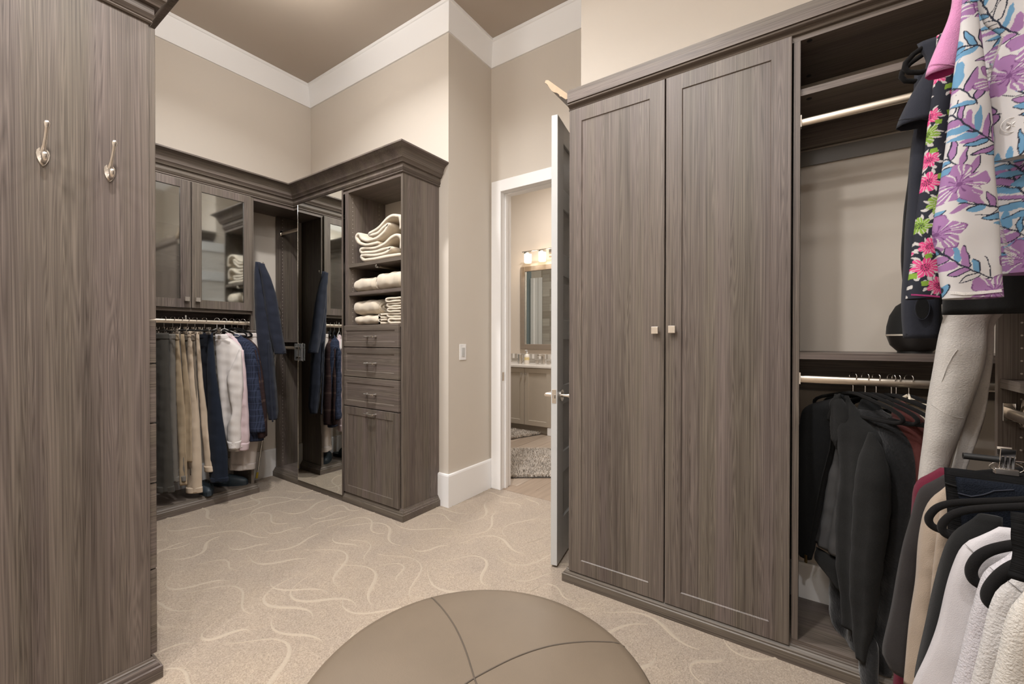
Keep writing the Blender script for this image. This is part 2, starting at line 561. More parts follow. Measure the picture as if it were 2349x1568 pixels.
# ------------------------------------------------------------------ ceiling lamps (first read off the ceiling glow, other two added to light the room)
M_diff = plain('lamp_diffuser', (0.9, 0.87, 0.82), 0.5, emis=(LAMP_COL, 3.0))
def ceiling_lamp(x, y, watts, label):
    t = thing('ceiling_light', label, 'ceiling light', (x, y, CEIL - 0.16), 'ceiling lights')
    bm = bmn(); lathe(bm, [(0.075, 0.15), (0.075, 0.158)], (x, y, CEIL - 0.159), 32); build('canopy', bm, M_nickel, t, smooth=40)
    bm = bmn(); lathe(bm, [(0.012, 0.10), (0.012, 0.152)], (x, y, CEIL - 0.159), 12); build('stem', bm, M_nickel, t, smooth=40)
    bm = bmn(); lathe(bm, [(0.001, 0.0), (0.09, 0.006), (0.15, 0.026), (0.18, 0.06), (0.185, 0.10), (0.18, 0.10), (0.175, 0.062), (0.146, 0.031), (0.09, 0.012), (0.001, 0.006)], (x, y, CEIL - 0.159), 40, cap=False)
    build('glass_bowl', bm, M_diff, t, smooth=180)
    # the lamp's light: thrown down by the bowl and up over its open rim
    l = bpy.data.lights.new('lamp_light', 'POINT'); l.shadow_soft_size = 0.20; l.energy = watts; l.color = LAMP_COL
    lo = bpy.data.objects.new('lamp_light', l); COL.objects.link(lo)
    lo.parent = t
    lo.location = (0, 0, -0.22)
    l = bpy.data.lights.new('lamp_glow', 'POINT'); l.shadow_soft_size = 0.05; l.energy = watts * (0.70 if x > 1.2 else 0.38); l.color = (1.0, 0.86, 0.68)
    lo = bpy.data.objects.new('lamp_glow', l); COL.objects.link(lo)
    lo.parent = t
    lo.location = (0, 0, 0.085)
ceiling_lamp(CEIL_LAMPS[0][0][0], CEIL_LAMPS[0][0][1], CEIL_LAMPS[0][1], 'semi-flush glass bowl ceiling light over the mirror corner')
ceiling_lamp(CEIL_LAMPS[1][0][0], CEIL_LAMPS[1][0][1], CEIL_LAMPS[1][1], 'unseen glass bowl ceiling light added as fill over the ottoman')
ceiling_lamp(CEIL_LAMPS[2][0][0], CEIL_LAMPS[2][0][1], CEIL_LAMPS[2][1], 'unseen glass bowl ceiling light added as fill at the near end')

def downlight(x, y, watts, label):  # unseen recessed lamps, added to brighten the floor and lower fronts
    t = thing('fill_downlight', label, 'downlight', (x, y, CEIL - 0.012), 'added ceiling fill downlights')
    bm = bmn(); lathe(bm, [(0.055, 0.003), (0.062, 0.0), (0.085, 0.002), (0.088, 0.0115), (0.055, 0.0115)], (x, y, CEIL - 0.012), 32, cap=False); build('trim_ring', bm, M_trim, t, smooth=40)
    bm = bmn(); lathe(bm, [(0.056, 0.006), (0.056, 0.0115)], (x, y, CEIL - 0.012), 32); build('lens', bm, M_diff, t, smooth=40)
    l = bpy.data.lights.new('lamp_light', 'AREA'); l.shape = 'DISK'; l.size = 0.16; l.energy = watts; l.color = LAMP_COL; l.spread = math.radians(142)
    lo = bpy.data.objects.new('lamp_light', l); COL.objects.link(lo); lo.parent = t; lo.location = (0, 0, -0.006)
for (x_, y_, w_), lb in zip(FILL_DOWNLIGHTS, ('added fill downlight in front of the doorway', 'added fill downlight before the glass cabinet', 'added fill downlight over the open bay', 'added fill downlight beside the drawer tower', 'added fill downlight near the right-hand run', 'added fill downlight at the near left corner')):
    downlight(x_, y_, w_, lb)

# ================================================================== CABINETS
CROWN = [(0, 0), (0.006, 0), (0.010, 0.005), (0.006, 0.012), (0.009, 0.014), (0.013, 0.022), (0.016, 0.027), (0.011, 0.029), (0.013, 0.032),
         (0.013, 0.058), (0.026, 0.061), (0.029, 0.069), (0.032, 0.072), (0.037, 0.081), (0.041, 0.084), (0.042, 0.090),
         (0.044, 0.101), (0.050, 0.117), (0.061, 0.132), (0.075, 0.143), (0.088, 0.148), (0.095, 0.152), (0.095, 0.162), (0, 0.162)]
BASE = [(0, 0), (0.028, 0), (0.028, 0.042), (0.025, 0.045), (0.021, 0.0455), (0.021, 0.049), (0.017, 0.056), (0.011, 0.062), (0.011, 0.066), (0.007, 0.069), (0.006, 0.074), (0, 0.075)]
TOPZ = 2.345
XB, YA = 1.935, 3.600            # cabinet faces

def slab(name, m, parent, ax, face, th, a0, a1, z0, z1, frame=0.045, depth=0.004, sgn=-1, groove=True):
    """door / drawer front in plane ax=face with a shallow recessed field; sgn = direction it faces"""
    bm = bmn()
    def P(a, d, z):
        q = face + sgn * d
        return (q, a, z) if ax == 0 else (a, q, z)
    def quad(p): bm.faces.new([bm.verts.new(x) for x in p])
    o = [(a0, z0), (a1, z0), (a1, z1), (a0, z1)]
    e = 0.002
    o2 = [(a0 + e, z0 + e), (a1 - e, z0 + e), (a1 - e, z1 - e), (a0 + e, z1 - e)]
    i1 = [(a0 + frame, z0 + frame), (a1 - frame, z0 + frame), (a1 - frame, z1 - frame), (a0 + frame, z1 - frame)]
    f2 = frame + 0.0035
    i2 = [(a0 + f2, z0 + f2), (a1 - f2, z0 + f2), (a1 - f2, z1 - f2), (a0 + f2, z1 - f2)]
    loops = [[P(a, 0, z) for a, z in o], [P(a, th - e, z) for a, z in o], [P(a, th, z) for a, z in o2],
             [P(a, th, z) for a, z in i1], [P(a, th - depth, z) for a, z in i2]]
    V = [[bm.verts.new(p) for p in l] for l in loops]
    for i in range(len(V) - 1):
        for k in range(4):
            bm.faces.new((V[i][k], V[i][(k + 1) % 4], V[i + 1][(k + 1) % 4], V[i + 1][k]))
    bm.faces.new(V[-1]); bm.faces.new(V[0][::-1])
    return build(name, bm, m, parent)

def knob(parent, ax, face, a, z, sgn=-1, s=0.0155):
    bm = bmn()
    def bx(a0, a1, d0, d1, z0, z1, bev):
        q0, q1 = face + sgn * d0, face + sgn * d1
        if ax == 0: box(bm, q0, q1, a0, a1, z0, z1, bev=bev)
        else: box(bm, a0, a1, q0, q1, z0, z1, bev=bev)
    bx(a - 0.006, a + 0.006, 0, 0.018, z - 0.006, z + 0.006, 0)
    bx(a - s, a + s, 0.016, 0.026, z - s, z + s, 0.002)
    return build('knob', bm, M_nickel, parent)

def pull(parent, face, y, z, w=0.047):
    bm = bmn()
    for s in (-1, 1):
        tube(bm, [(face, y + s * w, z), (face - 0.012, y + s * w, z + 0.001), (face - 0.026, y + s * w * 0.96, z)], [0.0085, 0.0065, 0.0075], 10)
    N = 9
    tube(bm, [(face - 0.026 - 0.004 * math.cos(PI * (i / (N - 1) - 0.5)), y - w + 2 * w * i / (N - 1), z) for i in range(N)],
         [0.0072 - 0.0022 * math.sin(PI * i / (N - 1)) for i in range(N)], 10)
    return build('handle', bm, M_nickel, parent, smooth=60)

def pins(parent, ax, face, a, z0, z1, sgn, step=0.032, r=0.0026):
    """column of shelf-pin holes: small raised sleeves on a gable"""
    bm = bmn()
    z = z0
    while z < z1:
        if ax == 0: lathe(bm, [(r, 0.0), (r, sgn * 0.0012)], (face, a, z), 6, 'X')
        else: lathe(bm, [(r, 0.0), (r, sgn * 0.0012)], (a, face, z), 6, 'Y')
        z += step
    o = build('shelf_pins', bm, M_pin, parent)
    o['kind'] = 'stuff'
    return o

# --- crown over the cabinets, one continuous moulding
bm = bmn()
sweep(bm, CROWN, [(0.60, YA), (XB, YA), (XB, 2.222), (WB, 2.222)], side=-1, z0=TOPZ)
tag(build('cabinet_crown', bm, WX, None, smooth=30), 'dark wood crown moulding running over the glass and towel cabinets', 'moulding')

# --- glass-door hanging cabinet on the back wall
gx0, gx1 = 0.775, 1.612
gc = thing('glass_door_cabinet', 'taupe wood cabinet with grey glass doors over a hanging rail', 'cabinet', (1.19, 3.76, 0))
part('gable', WV, gc, (gx1 - 0.020, gx1, YA, WA - 0.004, 0.075, TOPZ))
part('gable', WV, gc, (gx0, gx0 + 0.020, YA, WA - 0.004, 0.075, TOPZ))
part('top_panel', WX, gc, (gx0 + 0.02, gx1 - 0.02, YA + 0.005, WA - 0.004, 2.322, TOPZ))
part('shelf', WX, gc, (gx0 + 0.02, gx1 - 0.02, YA + 0.022, WA - 0.004, 2.00, 2.02))
part('shelf', WX, gc, (gx0 + 0.02, gx1 - 0.02, YA + 0.022, WA - 0.004, 1.72, 1.74))
part('cabinet_floor', WX, gc, (gx0 + 0.02, gx1 - 0.02, YA, WA - 0.004, 1.418, 1.440))
part('cleat', WX, gc, (gx0 + 0.02, gx1 - 0.02, WA - 0.022, WA - 0.004, 1.27, 1.418))
part('bottom_deck', WX, gc, (gx0, gx1, YA, WA - 0.02, 0.055, 0.076))
bm = bmn(); sweep(bm, BASE, [(gx0, YA), (gx1, YA), (gx1, WA - 0.02)], side=-1)
build('base_moulding', bm, WX, gc, smooth=30)
for i, (a, b_) in enumerate(((1.1925, 1.5945), (0.788, 1.1865))):
    bm = bmn()
    yo, yi = YA - 0.021, YA - 0.001
    fr = 0.0605
    for q in ((a, a + fr, yo, yi, 1.443, 2.337), (b_ - fr, b_, yo, yi, 1.443, 2.337), (a + fr, b_ - fr, yo, yi, 1.443, 1.443 + fr), (a + fr, b_ - fr, yo, yi, 2.337 - fr + 0.006, 2.337)):
        box(bm, *q)
    dr = build('door', bm, WV, gc)
    part('glass_pane', M_pane, dr, (a + fr - 0.004, b_ - fr + 0.004, YA - 0.012, YA - 0.008, 1.443 + fr - 0.004, 2.337 - fr + 0.010))
    knob(dr, 1, yo, 1.223 if i == 0 else 1.158, 1.503)
def rail(parent, p0, p1, w=0.015, h=0.030, nm='hanging_rail'):
    """oval aluminium closet rail along X or Y"""
    bm = bmn()
    p0, p1 = Vector(p0), Vector(p1)
    d = (p1 - p0).normalized(); s = Vector((-d.y, d.x, 0))
    rings = []
    for p in (p0, p1):
        rings.append([bm.verts.new(p + s * (w / 2 * math.cos(2 * PI * k / 16)) + Vector((0, 0, h / 2 * math.sin(2 * PI * k / 16)))) for k in range(16)])
    for k in range(16):
        bm.faces.new((rings[0][k], rings[0][(k + 1) % 16], rings[1][(k + 1) % 16], rings[1][k]))
    bm.faces.new(rings[0]); bm.faces.new(rings[1])
    o = build(nm, bm, M_rod, parent, smooth=50)
    for p, e in ((p0, d), (p1, -d)):
        bm = bmn()
        obox(bm, p + e * 0.002 + Vector((0, 0, 0.003)), d, s, (0, 0, 1), 0.0028, w / 2 + 0.004, h / 2 + 0.008, 0.001)
        build('rail_bracket', bm, M_chrome, o)
    return o
rail(gc, (gx0 + 0.021, 3.625, 1.347), (gx1 - 0.021, 3.625, 1.347))
pins(gc, 0, gx1 - 0.020, 3.645, 0.13, 1.40, -1)
pins(gc, 0, gx1 - 0.020, 3.88, 0.13, 1.40, -1)
part('rail_hook', M_chrome, gc, (1.256, 1.266, WA - 0.026, WA - 0.022, 1.375, 1.405))

# --- mirror / towel cabinet on the corner wall
tc_ = thing('towel_cabinet', 'taupe wood cabinet with open towel shelves and drawers', 'cabinet', (2.10, 2.54, 0))
yE = 2.222
part('gable', WV, tc_, (XB, WB - 0.003, yE, yE + 0.020, 0.075, TOPZ))
part('gable', WV, tc_, (XB, WB - 0.003, 2.828, 2.848, 0.075, TOPZ))
part('gable', WV, tc_, (XB, WB - 0.003, 2.8485, 2.869, 0.075, TOPZ))
part('top_panel', WY, tc_, (XB, WB - 0.003, yE + 0.02, 2.828, 2.322, TOPZ))
for z in (1.760, 1.548):
    part('shelf', WY, tc_, (XB + 0.004, WB - 0.003, yE + 0.021, 2.827, z, z + 0.024))
part('counter_shelf', WY, tc_, (XB - 0.005, WB - 0.003, yE + 0.02, 2.828, 1.306, 1.326))
bm = bmn(); sweep(bm, BASE, [(XB, 2.8695), (XB, yE), (WB - 0.018, yE)], side=-1); build('base_moulding', bm, WY, tc_, smooth=30)
part('bottom_deck', WY, tc_, (XB, WB - 0.02, yE + 0.02, 2.828, 0.055, 0.076))
part('cleat', WY, tc_, (WB - 0.021, WB - 0.003, yE + 0.02, 2.828, 1.572, 1.70))
for i, (z0, z1) in enumerate(((1.166, 1.323), (0.947, 1.161), (0.728, 0.942))):
    d = slab('drawer', WH, tc_, 0, XB, 0.020, 2.246, 2.868, z0, z1, frame=0.042 if i else 0.037)
    pull(d, XB - 0.020, 2.530, (z0 + z1) / 2 - 0.004)
d = slab('hamper_door', WV, tc_, 0, XB, 0.020, 2.246, 2.868, 0.074, 0.722, frame=0.056)
pull(d, XB - 0.020, 2.530, 0.690)
pins(tc_, 1, 2.828, 1.972, 1.36, 2.31, -1)
pins(tc_, 1, 2.828, 2.215, 1.36, 2.31, -1)
bm = bmn(); tube(bm, [(1.962, 2.51, 1.743), (2.26, 2.51, 1.743)], 0.0085, 10)
vr = build('valet_rod', bm, M_rod, tc_, smooth=60)
bm = bmn(); lathe(bm, [(0.004, -0.03), (0.013, -0.026), (0.013, -0.012), (0.009, 0.0)], (1.965, 2.51, 1.743), 14, 'X'); build('rod_end', bm, M_chrome, vr, smooth=60)

# --- corner bay left of the mirror
cb = thing('corner_bay', 'dark open wardrobe bay in the corner left of the mirror', 'cabinet', (2.10, 3.4, 0))
part('gable', WV, cb, (XB, WB - 0.003, 3.888, 3.910, 0.075, TOPZ))
part('top_panel', WY, cb, (XB, WB - 0.003, 2.870, 3.888, 2.322, TOPZ))
part('corner_top', WX, cb, (gx1 + 0.001, XB, YA, WA - 0.003, 2.322, TOPZ))
part('shelf', WY, cb, (XB + 0.004, WB - 0.003, 2.871, 3.887, 1.195, 1.219))
part('cleat', WY, cb, (WB - 0.021, WB - 0.003, 2.871, 3.887, 1.06, 1.195))
part('back_panel', WV, cb, (WB - 0.010, WB - 0.003, 2.871, 3.887, 1.22, 2.32))
rail(cb, (1.975, 2.871, 1.148), (1.975, 3.887, 1.148))
rail(cb, (1.975, 2.871, 2.17), (1.975, 3.887, 2.17))
part('bottom_deck', WY, cb, (XB, WB - 0.02, 2.87, 3.888, 0.055, 0.076))
bm = bmn(); sweep(bm, BASE, [(XB, 3.910), (XB, 2.8705)], side=-1); build('base_moulding', bm, WY, cb, smooth=30)
pins(cb, 1, 3.888, 1.985, 0.12, 2.30, -1)

mr = thing('pull_out_mirror', 'tall frameless mirror standing in front of the corner bay', 'mirror', (1.895, 3.16, 0))
MX = 1.898
part('backing_board', WV, mr, (MX + 0.004, MX + 0.009, 2.858, 3.468, 0.052, 2.335))
part('mirror_glass', M_mirror, mr, (MX, MX + 0.004, 2.856, 3.470, 0.050, 2.337))
part('edge_strip', M_chrome, mr, (MX - 0.001, MX + 0.010, 3.470, 3.474, 0.050, 2.337))
part('edge_strip', WV, mr, (MX - 0.001, MX + 0.010, 2.852, 2.856, 0.050, 2.337))
cl = part('acrylic_clip', M_acryl, mr, (MX - 0.014, MX - 0.002, 3.385, 3.50, 1.045, 1.185), bev=0.002)
for z in (1.072, 1.150):
    part('clip_screws', M_chrome, cl, (MX - 0.018, MX - 0.014, 3.40, 3.475, z - 0.006, z + 0.006), bev=0.001)
part('clip_bar', M_chrome, cl, (MX - 0.020, MX - 0.016, 3.425, 3.433, 1.035, 1.19), bev=0.001)

# --- drawer tower at the left edge
TY, TX = 1.930, 0.515
tw = thing('drawer_tower', 'tall taupe wood tower with coat hooks on its end panel', 'cabinet', (0.2, 2.6, 0))
part('end_panel', WV, tw, (XL + 0.003, TX, TY, TY + 0.022, 0.075, TOPZ))
part('end_panel', WV, tw, (XL + 0.003, TX, 3.10, 3.122, 0.075, TOPZ))
part('top_panel', WY, tw, (XL + 0.003, TX, TY + 0.022, 3.10, 2.322, TOPZ))
part('back_panel', WV, tw, (XL + 0.003, XL + 0.012, TY + 0.022, 3.10, 0.075, 2.32))
part('bottom_deck', WY, tw, (XL + 0.003, TX, TY + 0.022, 3.10, 0.055, 0.076))
zz = [0.084, 0.387, 0.392, 0.698, 0.703, 0.915, 0.920, 1.130, 1.135, 1.288, 1.293, 2.338]
for i in range(0, 12, 2):
    nm = 'door' if i == 10 else 'drawer'
    d = slab(nm, WV if i == 10 else WH, tw, 0, TX, 0.020, TY + 0.004, 2.52, zz[i], zz[i + 1], sgn=1)
    if nm == 'drawer':
        pull_z = (zz[i] + zz[i + 1]) / 2
    d2 = slab(nm, WV if i == 10 else WH, tw, 0, TX, 0.020, 2.525, 3.11, zz[i], zz[i + 1], sgn=1)
bm = bmn(); sweep(bm, CROWN, [(XL, TY), (TX, TY), (TX, 3.12)], side=-1, z0=TOPZ); build('crown', bm, WX, tw, smooth=30)
bm = bmn(); sweep(bm, BASE, [(XL, TY), (TX, TY), (TX, 3.12)], side=-1); build('base_moulding', bm, WX, tw, smooth=30)
def coat_hook(parent, x, z, ydir=-1, y=TY):
    """teardrop plate, lower round hook and long upper prong"""
    bm = bmn()
    prof = [(0.0, 0.019), (0.008, 0.0178), (0.013, 0.012), (0.0145, 0.003), (0.0125, -0.008), (0.008, -0.018), (0.003, -0.0255), (0.0, -0.027)]
    o1 = [(a, b) for a, b in prof] + [(-a, b) for a, b in prof[-2:0:-1]]
    f0 = [bm.verts.new((x + a * 1.1, y, z + b * 1.25)) for a, b in o1]
    f1 = [bm.verts.new((x + a, y + ydir * 0.005, z + b * 1.2)) for a, b in o1]
    n = len(o1)
    for k in range(n): bm.faces.new((f0[k], f0[(k + 1) % n], f1[(k + 1) % n], f1[k]))
    bm.faces.new(f1); bm.faces.new(f0[::-1])
    hk = build('coat_hook', bm, M_nickel, parent, smooth=40)
    bm = bmn()
    tube(bm, [(x, y + ydir * 0.003, z + 0.014), (x + 0.001, y + ydir * 0.016, z + 0.030), (x + 0.002, y + ydir * 0.030, z + 0.052), (x + 0.003, y + ydir * 0.040, z + 0.076), (x + 0.003, y + ydir * 0.047, z + 0.090), (x + 0.003, y + ydir * 0.050, z + 0.0965)],
         [0.0085, 0.0055, 0.0048, 0.0055, 0.0085, 0.003], 12)
    build('upper_prong', bm, M_nickel, hk, smooth=80)
    bm = bmn()
    tube(bm, [(x, y + ydir * 0.003, z - 0.012), (x, y + ydir * 0.016, z - 0.022), (x, y + ydir * 0.028, z - 0.016), (x, y + ydir * 0.033, z - 0.002), (x, y + ydir * 0.034, z + 0.005)],
         [0.0055, 0.006, 0.0068, 0.0088, 0.004], 12)
    build('lower_hook', bm, M_nickel, hk, smooth=80)
    bm = bmn(); lathe(bm, [(0.0032, 0), (0.0026, ydir * 0.0015)], (x - 0.004, y + ydir * 0.005, z + 0.010), 10, 'Y'); build('screw', bm, M_chrome, hk)
coat_hook(tw, 0.258, 1.783); coat_hook(tw, 0.410, 1.782)

# --- two-door wardrobe with an open hanging bay
wr = thing('wardrobe', 'large taupe wood wardrobe with two tall doors and an open bay', 'wardrobe', (2.1, 0.2, 0))
wy0, wy1 = WS + 0.003, 0.976
part('gable', WV, wr, (XB, WW - 0.003, wy1 - 0.02, wy1, 0.075, 2.372))
part('gable', WV, wr, (XB, WW - 0.003, 0.0135, 0.0345, 0.0822, 2.3458))
part('top_panel', WY, wr, (XB, WW - 0.003, wy0, wy1 - 0.02, 2.346, 2.372))
part('bottom_deck', WY, wr, (XB, WW - 0.02, wy0, wy1 - 0.02, 0.056, 0.082))
part('back_panel', WV, wr, (WW - 0.010, WW - 0.003, 0.036, wy1 - 0.021, 0.083, 2.345))
bm = bmn(); sweep(bm, [(d, z * 0.94) for d, z in BASE], [(WW - 0.02, wy1), (XB, wy1), (XB, wy0)], side=-1); build('base_moulding', bm, WY, wr, smooth=30)
FRZ = [(0, 2.366), (0.006, 2.366), (0.011, 2.3675), (0.0135, 2.3705), (0.0115, 2.3735), (0.007, 2.3745), (0.008, 2.378), (0.012, 2.382), (0.019, 2.3845), (0.0265, 2.3855), (0.0300, 2.388), (0.0312, 2.391), (0.0295, 2.394), (0.0255, 2.3955), (0.0255, 2.399), (0.0325, 2.3995), (0.0325, 2.460), (0.016, 2.460), (0.0, 2.372)]
bm = bmn(); sweep(bm, FRZ, [(XB, wy1), (XB, wy0)], side=-1); build('frieze', bm, WY, wr, smooth=30)
SCR = [(0.002, 2.425), (0.010, 2.424), (0.020, 2.432), (0.036, 2.447), (0.046, 2.452), (0.050, 2.462), (0.062, 2.474), (0.078, 2.482), (0.092, 2.494), (0.106, 2.515), (0.120, 2.538), (0.133, 2.550), (0.128, 2.560), (0.112, 2.556), (0.060, 2.505), (0.002, 2.450)]
bm = bmn()
sweep(bm, SCR, [(1.912, wy1), (WW - 0.003, wy1)], side=1, caps=False)
sc_ = build('side_crown', bm, WX, wr, smooth=30)
bm = bmn(); sweep(bm, SCR, [(1.909, wy1), (1.912, wy1)], side=1); build('cut_end', bm, M_raw, sc_)
d1 = slab('door', WV, wr, 0, XB, 0.020, 0.505, 0.970, 0.061, 2.364, frame=0.066, depth=0.0045)
knob(d1, 0, XB - 0.020, 0.540, 1.262, s=0.016)
d2 = slab('door', WV, wr, 0, XB, 0.020, 0.040, 0.500, 0.061, 2.364, frame=0.066, depth=0.0045)
knob(d2, 0, XB - 0.020, 0.468, 1.265, s=0.016)
part('shelf', WY, wr, (XB + 0.018, WW - 0.003, wy0, 0.013, 2.146, 2.171))
part('cleat', WY, wr, (WW - 0.021, WW - 0.003, wy0, 0.013, 2.058, 2.146))
part('wall_rail', M_greyrail, wr, (WW - 0.010, WW - 0.003, wy0, 0.013, 1.985, 2.048))
part('shelf', WY, wr, (XB + 0.006, WW - 0.003, wy0, 0.013, 1.148, 1.172))
part('cleat', WY, wr, (WW - 0.021, WW - 0.003, wy0, 0.013, 1.0, 1.148))
rail(wr, (1.980, wy0, 1.070), (1.980, 0.0130, 1.070))
rail(wr, (1.980, wy0, 2.056), (1.980, 0.0130, 2.056))
for x, z in ((1.952, 2.3455), (2.21, 2.3455), (1.990, 2.1455), (2.20, 2.1455)):
    bm = bmn(); lathe(bm, [(0.009, 0), (0.009, -0.0012)], (x, -0.014, z), 14); build('cam_cover', bm, M_black, wr)

# --- hanging run on the right-hand wall
RY = -0.411
rr = thing('hanging_run', 'dark wood hanging closet run along the right-hand wall', 'closet', (0.4, -0.55, 0))
GX = 1.60
part('gable', WV, rr, (GX, GX + 0.020, WS + 0.003, RY, 0.0, 2.345))
part('gable', WV, rr, (-0.80, -0.78, WS + 0.003, RY, 0.0, 2.345))
part('top_panel', WX, rr, (-0.78, GX, WS + 0.003, RY, 2.322, 2.345))
part('shelf', WX, rr, (-0.78, GX, WS + 0.003, RY - 0.004, 1.098, 1.122))
part('shelf', WX, rr, (-0.78, GX, WS + 0.003, RY - 0.004, 2.15, 2.172))
rail(rr, (-0.779, -0.43, 2.075), (GX - 0.001, -0.43, 2.075))
rail(rr, (-0.779, -0.43, 1.035), (GX - 0.001, -0.43, 1.035))
pins(rr, 0, GX, RY - 0.040, 0.4, 2.30, -1, r=0.0024)
# ================================================================== OTTOMAN
M_leather = plain('taupe_leather', (0.140, 0.107, 0.075), 0.50, var=0.16, scale=5, bump=0.12, bscale=320, spec=0.45)
M_stitch = plain('leather_stitch', (0.075, 0.058, 0.042), 0.7)
OX, OY, OR, OZ = 0.743, 0.604, 0.410, 0.43
ot = thing('round_ottoman', 'round taupe leather ottoman with seamed top', 'ottoman', (OX, OY, 0))
bm = bmn()
prof = [(0.35, 0.03), (0.385, 0.032), (0.402, 0.05), (0.407, 0.09), (0.408, 0.33), (0.409, 0.385), (0.4085, 0.400), (0.405, 0.412), (0.396, 0.421), (0.375, 0.4265), (0.32, 0.4305), (0.22, 0.4335), (0.10, 0.435), (0.002, 0.435)]
lathe(bm, prof, (OX, OY, 0), 96)
ob = build('cushion', bm, M_leather, ot, smooth=60)
def topz(d):
    for (r0, h0), (r1, h1) in zip(prof[5:-1], prof[6:]):
        if r1 <= d <= r0:
            return h0 + (h1 - h0) * (r0 - d) / (r0 - r1 + 1e-9)
    return 0.435
node = (0.757, 0.626)
def seam(p1, bow):
    bm = bmn(); pts = []
    for i in range(25):
        s = i / 24
        x = node[0] + (p1[0] - node[0]) * s; y = node[1] + (p1[1] - node[1]) * s
        nx, ny = -(p1[1] - node[1]), (p1[0] - node[0])
        k = bow * math.sin(PI * s); x += nx * k; y += ny * k
        d = math.hypot(x - OX, y - OY)
        if d > 0.405: break
        pts.append((x, y, topz(d) + 0.0002))
    tube(bm, pts, 0.0021, 6)
    sm = build('seam', bm, M_stitch, ob, smooth=80)
for ang, bow in ((61.0, -0.05), (-33.0, 0.10), (152.0, 0.06), (-112.0, -0.06)):
    a = math.radians(ang)
    seam((OX + 0.404 * math.cos(a), OY + 0.404 * math.sin(a)), bow)
bm = bmn()
tube(bm, [(OX + 0.4085 * math.cos(2 * PI * k / 96), OY + 0.4085 * math.sin(2 * PI * k / 96), 0.398) for k in range(97)], 0.003, 8)
build('piping', bm, M_leather, ot, smooth=80)
for k in range(4):
    a = PI / 4 + k * PI / 2
    bm = bmn(); lathe(bm, [(0.02, 0.0), (0.024, 0.031)], (OX + 0.29 * math.cos(a), OY + 0.29 * math.sin(a), 0), 16); build('foot', bm, M_dark, ot, smooth=40)

# ================================================================== BATHROOM beyond the doorway
BX0, BX1, BY0, BY1, BZ = WD + 0.115, 5.24, 0.7, 5.2, 3.6
M_plank = plain('grey_oak_plank', (0.300, 0.235, 0.180), 0.45, var=0.30, scale=1.0, stretch=(3, 40, 40))
M_plank2 = plain('grey_oak_plank_pale', (0.350, 0.280, 0.220), 0.45, var=0.28, scale=1.0, stretch=(3, 40, 40))
M_plank3 = plain('grey_oak_plank_brown', (0.265, 0.200, 0.148), 0.45, var=0.30, scale=1.0, stretch=(3, 40, 40))
bm = bmn(); box(bm, 2.797, BX1, BY0, BY1, -0.05, -0.008)
fb = struct('floor_bathroom', bm, M_dark, 'grey-brown wood plank floor in the bathroom')
rng = random.Random(4)
y, k = BY0, 0
while y < BY1 - 0.01:
    xo = 2.93 - rng.uniform(0, 0.9)
    while xo < BX1:
        a, b_ = max(xo, 2.93), min(xo + 1.2, BX1)
        if b_ - a > 0.05:
            part('plank', (M_plank, M_plank2, M_plank3)[rng.randrange(3)], fb, (a + 0.001, b_ - 0.001, y + 0.001, min(y + 0.18, BY1) - 0.001, -0.008, -0.0005 + rng.uniform(0, 0.0004)))
        xo += 1.2
    y += 0.18
part('threshold', M_plank3, fb, (2.799, 2.929, JR - 0.02, JL + 0.02, -0.008, 0.002), bev=0.002)
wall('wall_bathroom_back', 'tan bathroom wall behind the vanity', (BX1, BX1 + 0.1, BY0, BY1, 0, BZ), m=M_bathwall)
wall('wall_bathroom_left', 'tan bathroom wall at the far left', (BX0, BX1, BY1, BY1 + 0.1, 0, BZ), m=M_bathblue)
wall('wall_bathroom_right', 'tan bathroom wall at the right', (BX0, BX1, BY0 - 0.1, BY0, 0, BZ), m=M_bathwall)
bm = bmn(); box(bm, BX0, BX1, BY0, BY1, BZ, BZ + 0.05); struct('ceiling_bathroom', bm, M_trim, 'white bathroom ceiling')
# shower-side wall that shows in the vanity mirror
M_tile = [plain('striped_tile_%d' % i, c, 0.25, var=0.25, scale=1.0, stretch=(30, 2.0, 45)) for i, c in enumerate(((0.42, 0.38, 0.33), (0.52, 0.48, 0.43), (0.36, 0.32, 0.27)))]
bm = bmn(); box(bm, BX0, BX0 + 0.012, 3.05, 4.42, 0, 2.7)
ws = struct('wall_shower', bm, M_dark, 'striped grey tile wall of the shower')
z, r_ = 0.0, 0
while z < 2.69:
    y = 3.05 - (0.3 if r_ % 2 else 0.0)
    while y < 4.42:
        a, b_ = max(y, 3.05), min(y + 0.6, 4.42)
        if b_ - a > 0.03:
            part('tile', M_tile[rng.randrange(3)], ws, (BX0 + 0.012, BX0 + 0.020, a + 0.001, b_ - 0.001, z + 0.001, min(z + 0.15, 2.7) - 0.001))
        y += 0.6
    z += 0.15; r_ += 1
bm = bmn()
box(bm, BX0, BX0 + 0.02, 4.43, 4.52, 0, 2.5, bev=0.002); box(bm, BX0, BX0 + 0.012, 4.52, 4.62, 0, 2.5); box(bm, BX0, BX0 + 0.03, 4.62, 4.70, 0, 2.5, bev=0.002)
struct('trim_4', bm, M_trim, 'white casing on the bathroom side wall')
bm = bmn(); box(bm, BX0, BX0 + 0.006, 4.70, BY1, 0, BZ); struct('wall_bathroom_near', bm, M_bathblue, 'blue-grey bathroom wall seen only in the mirror')

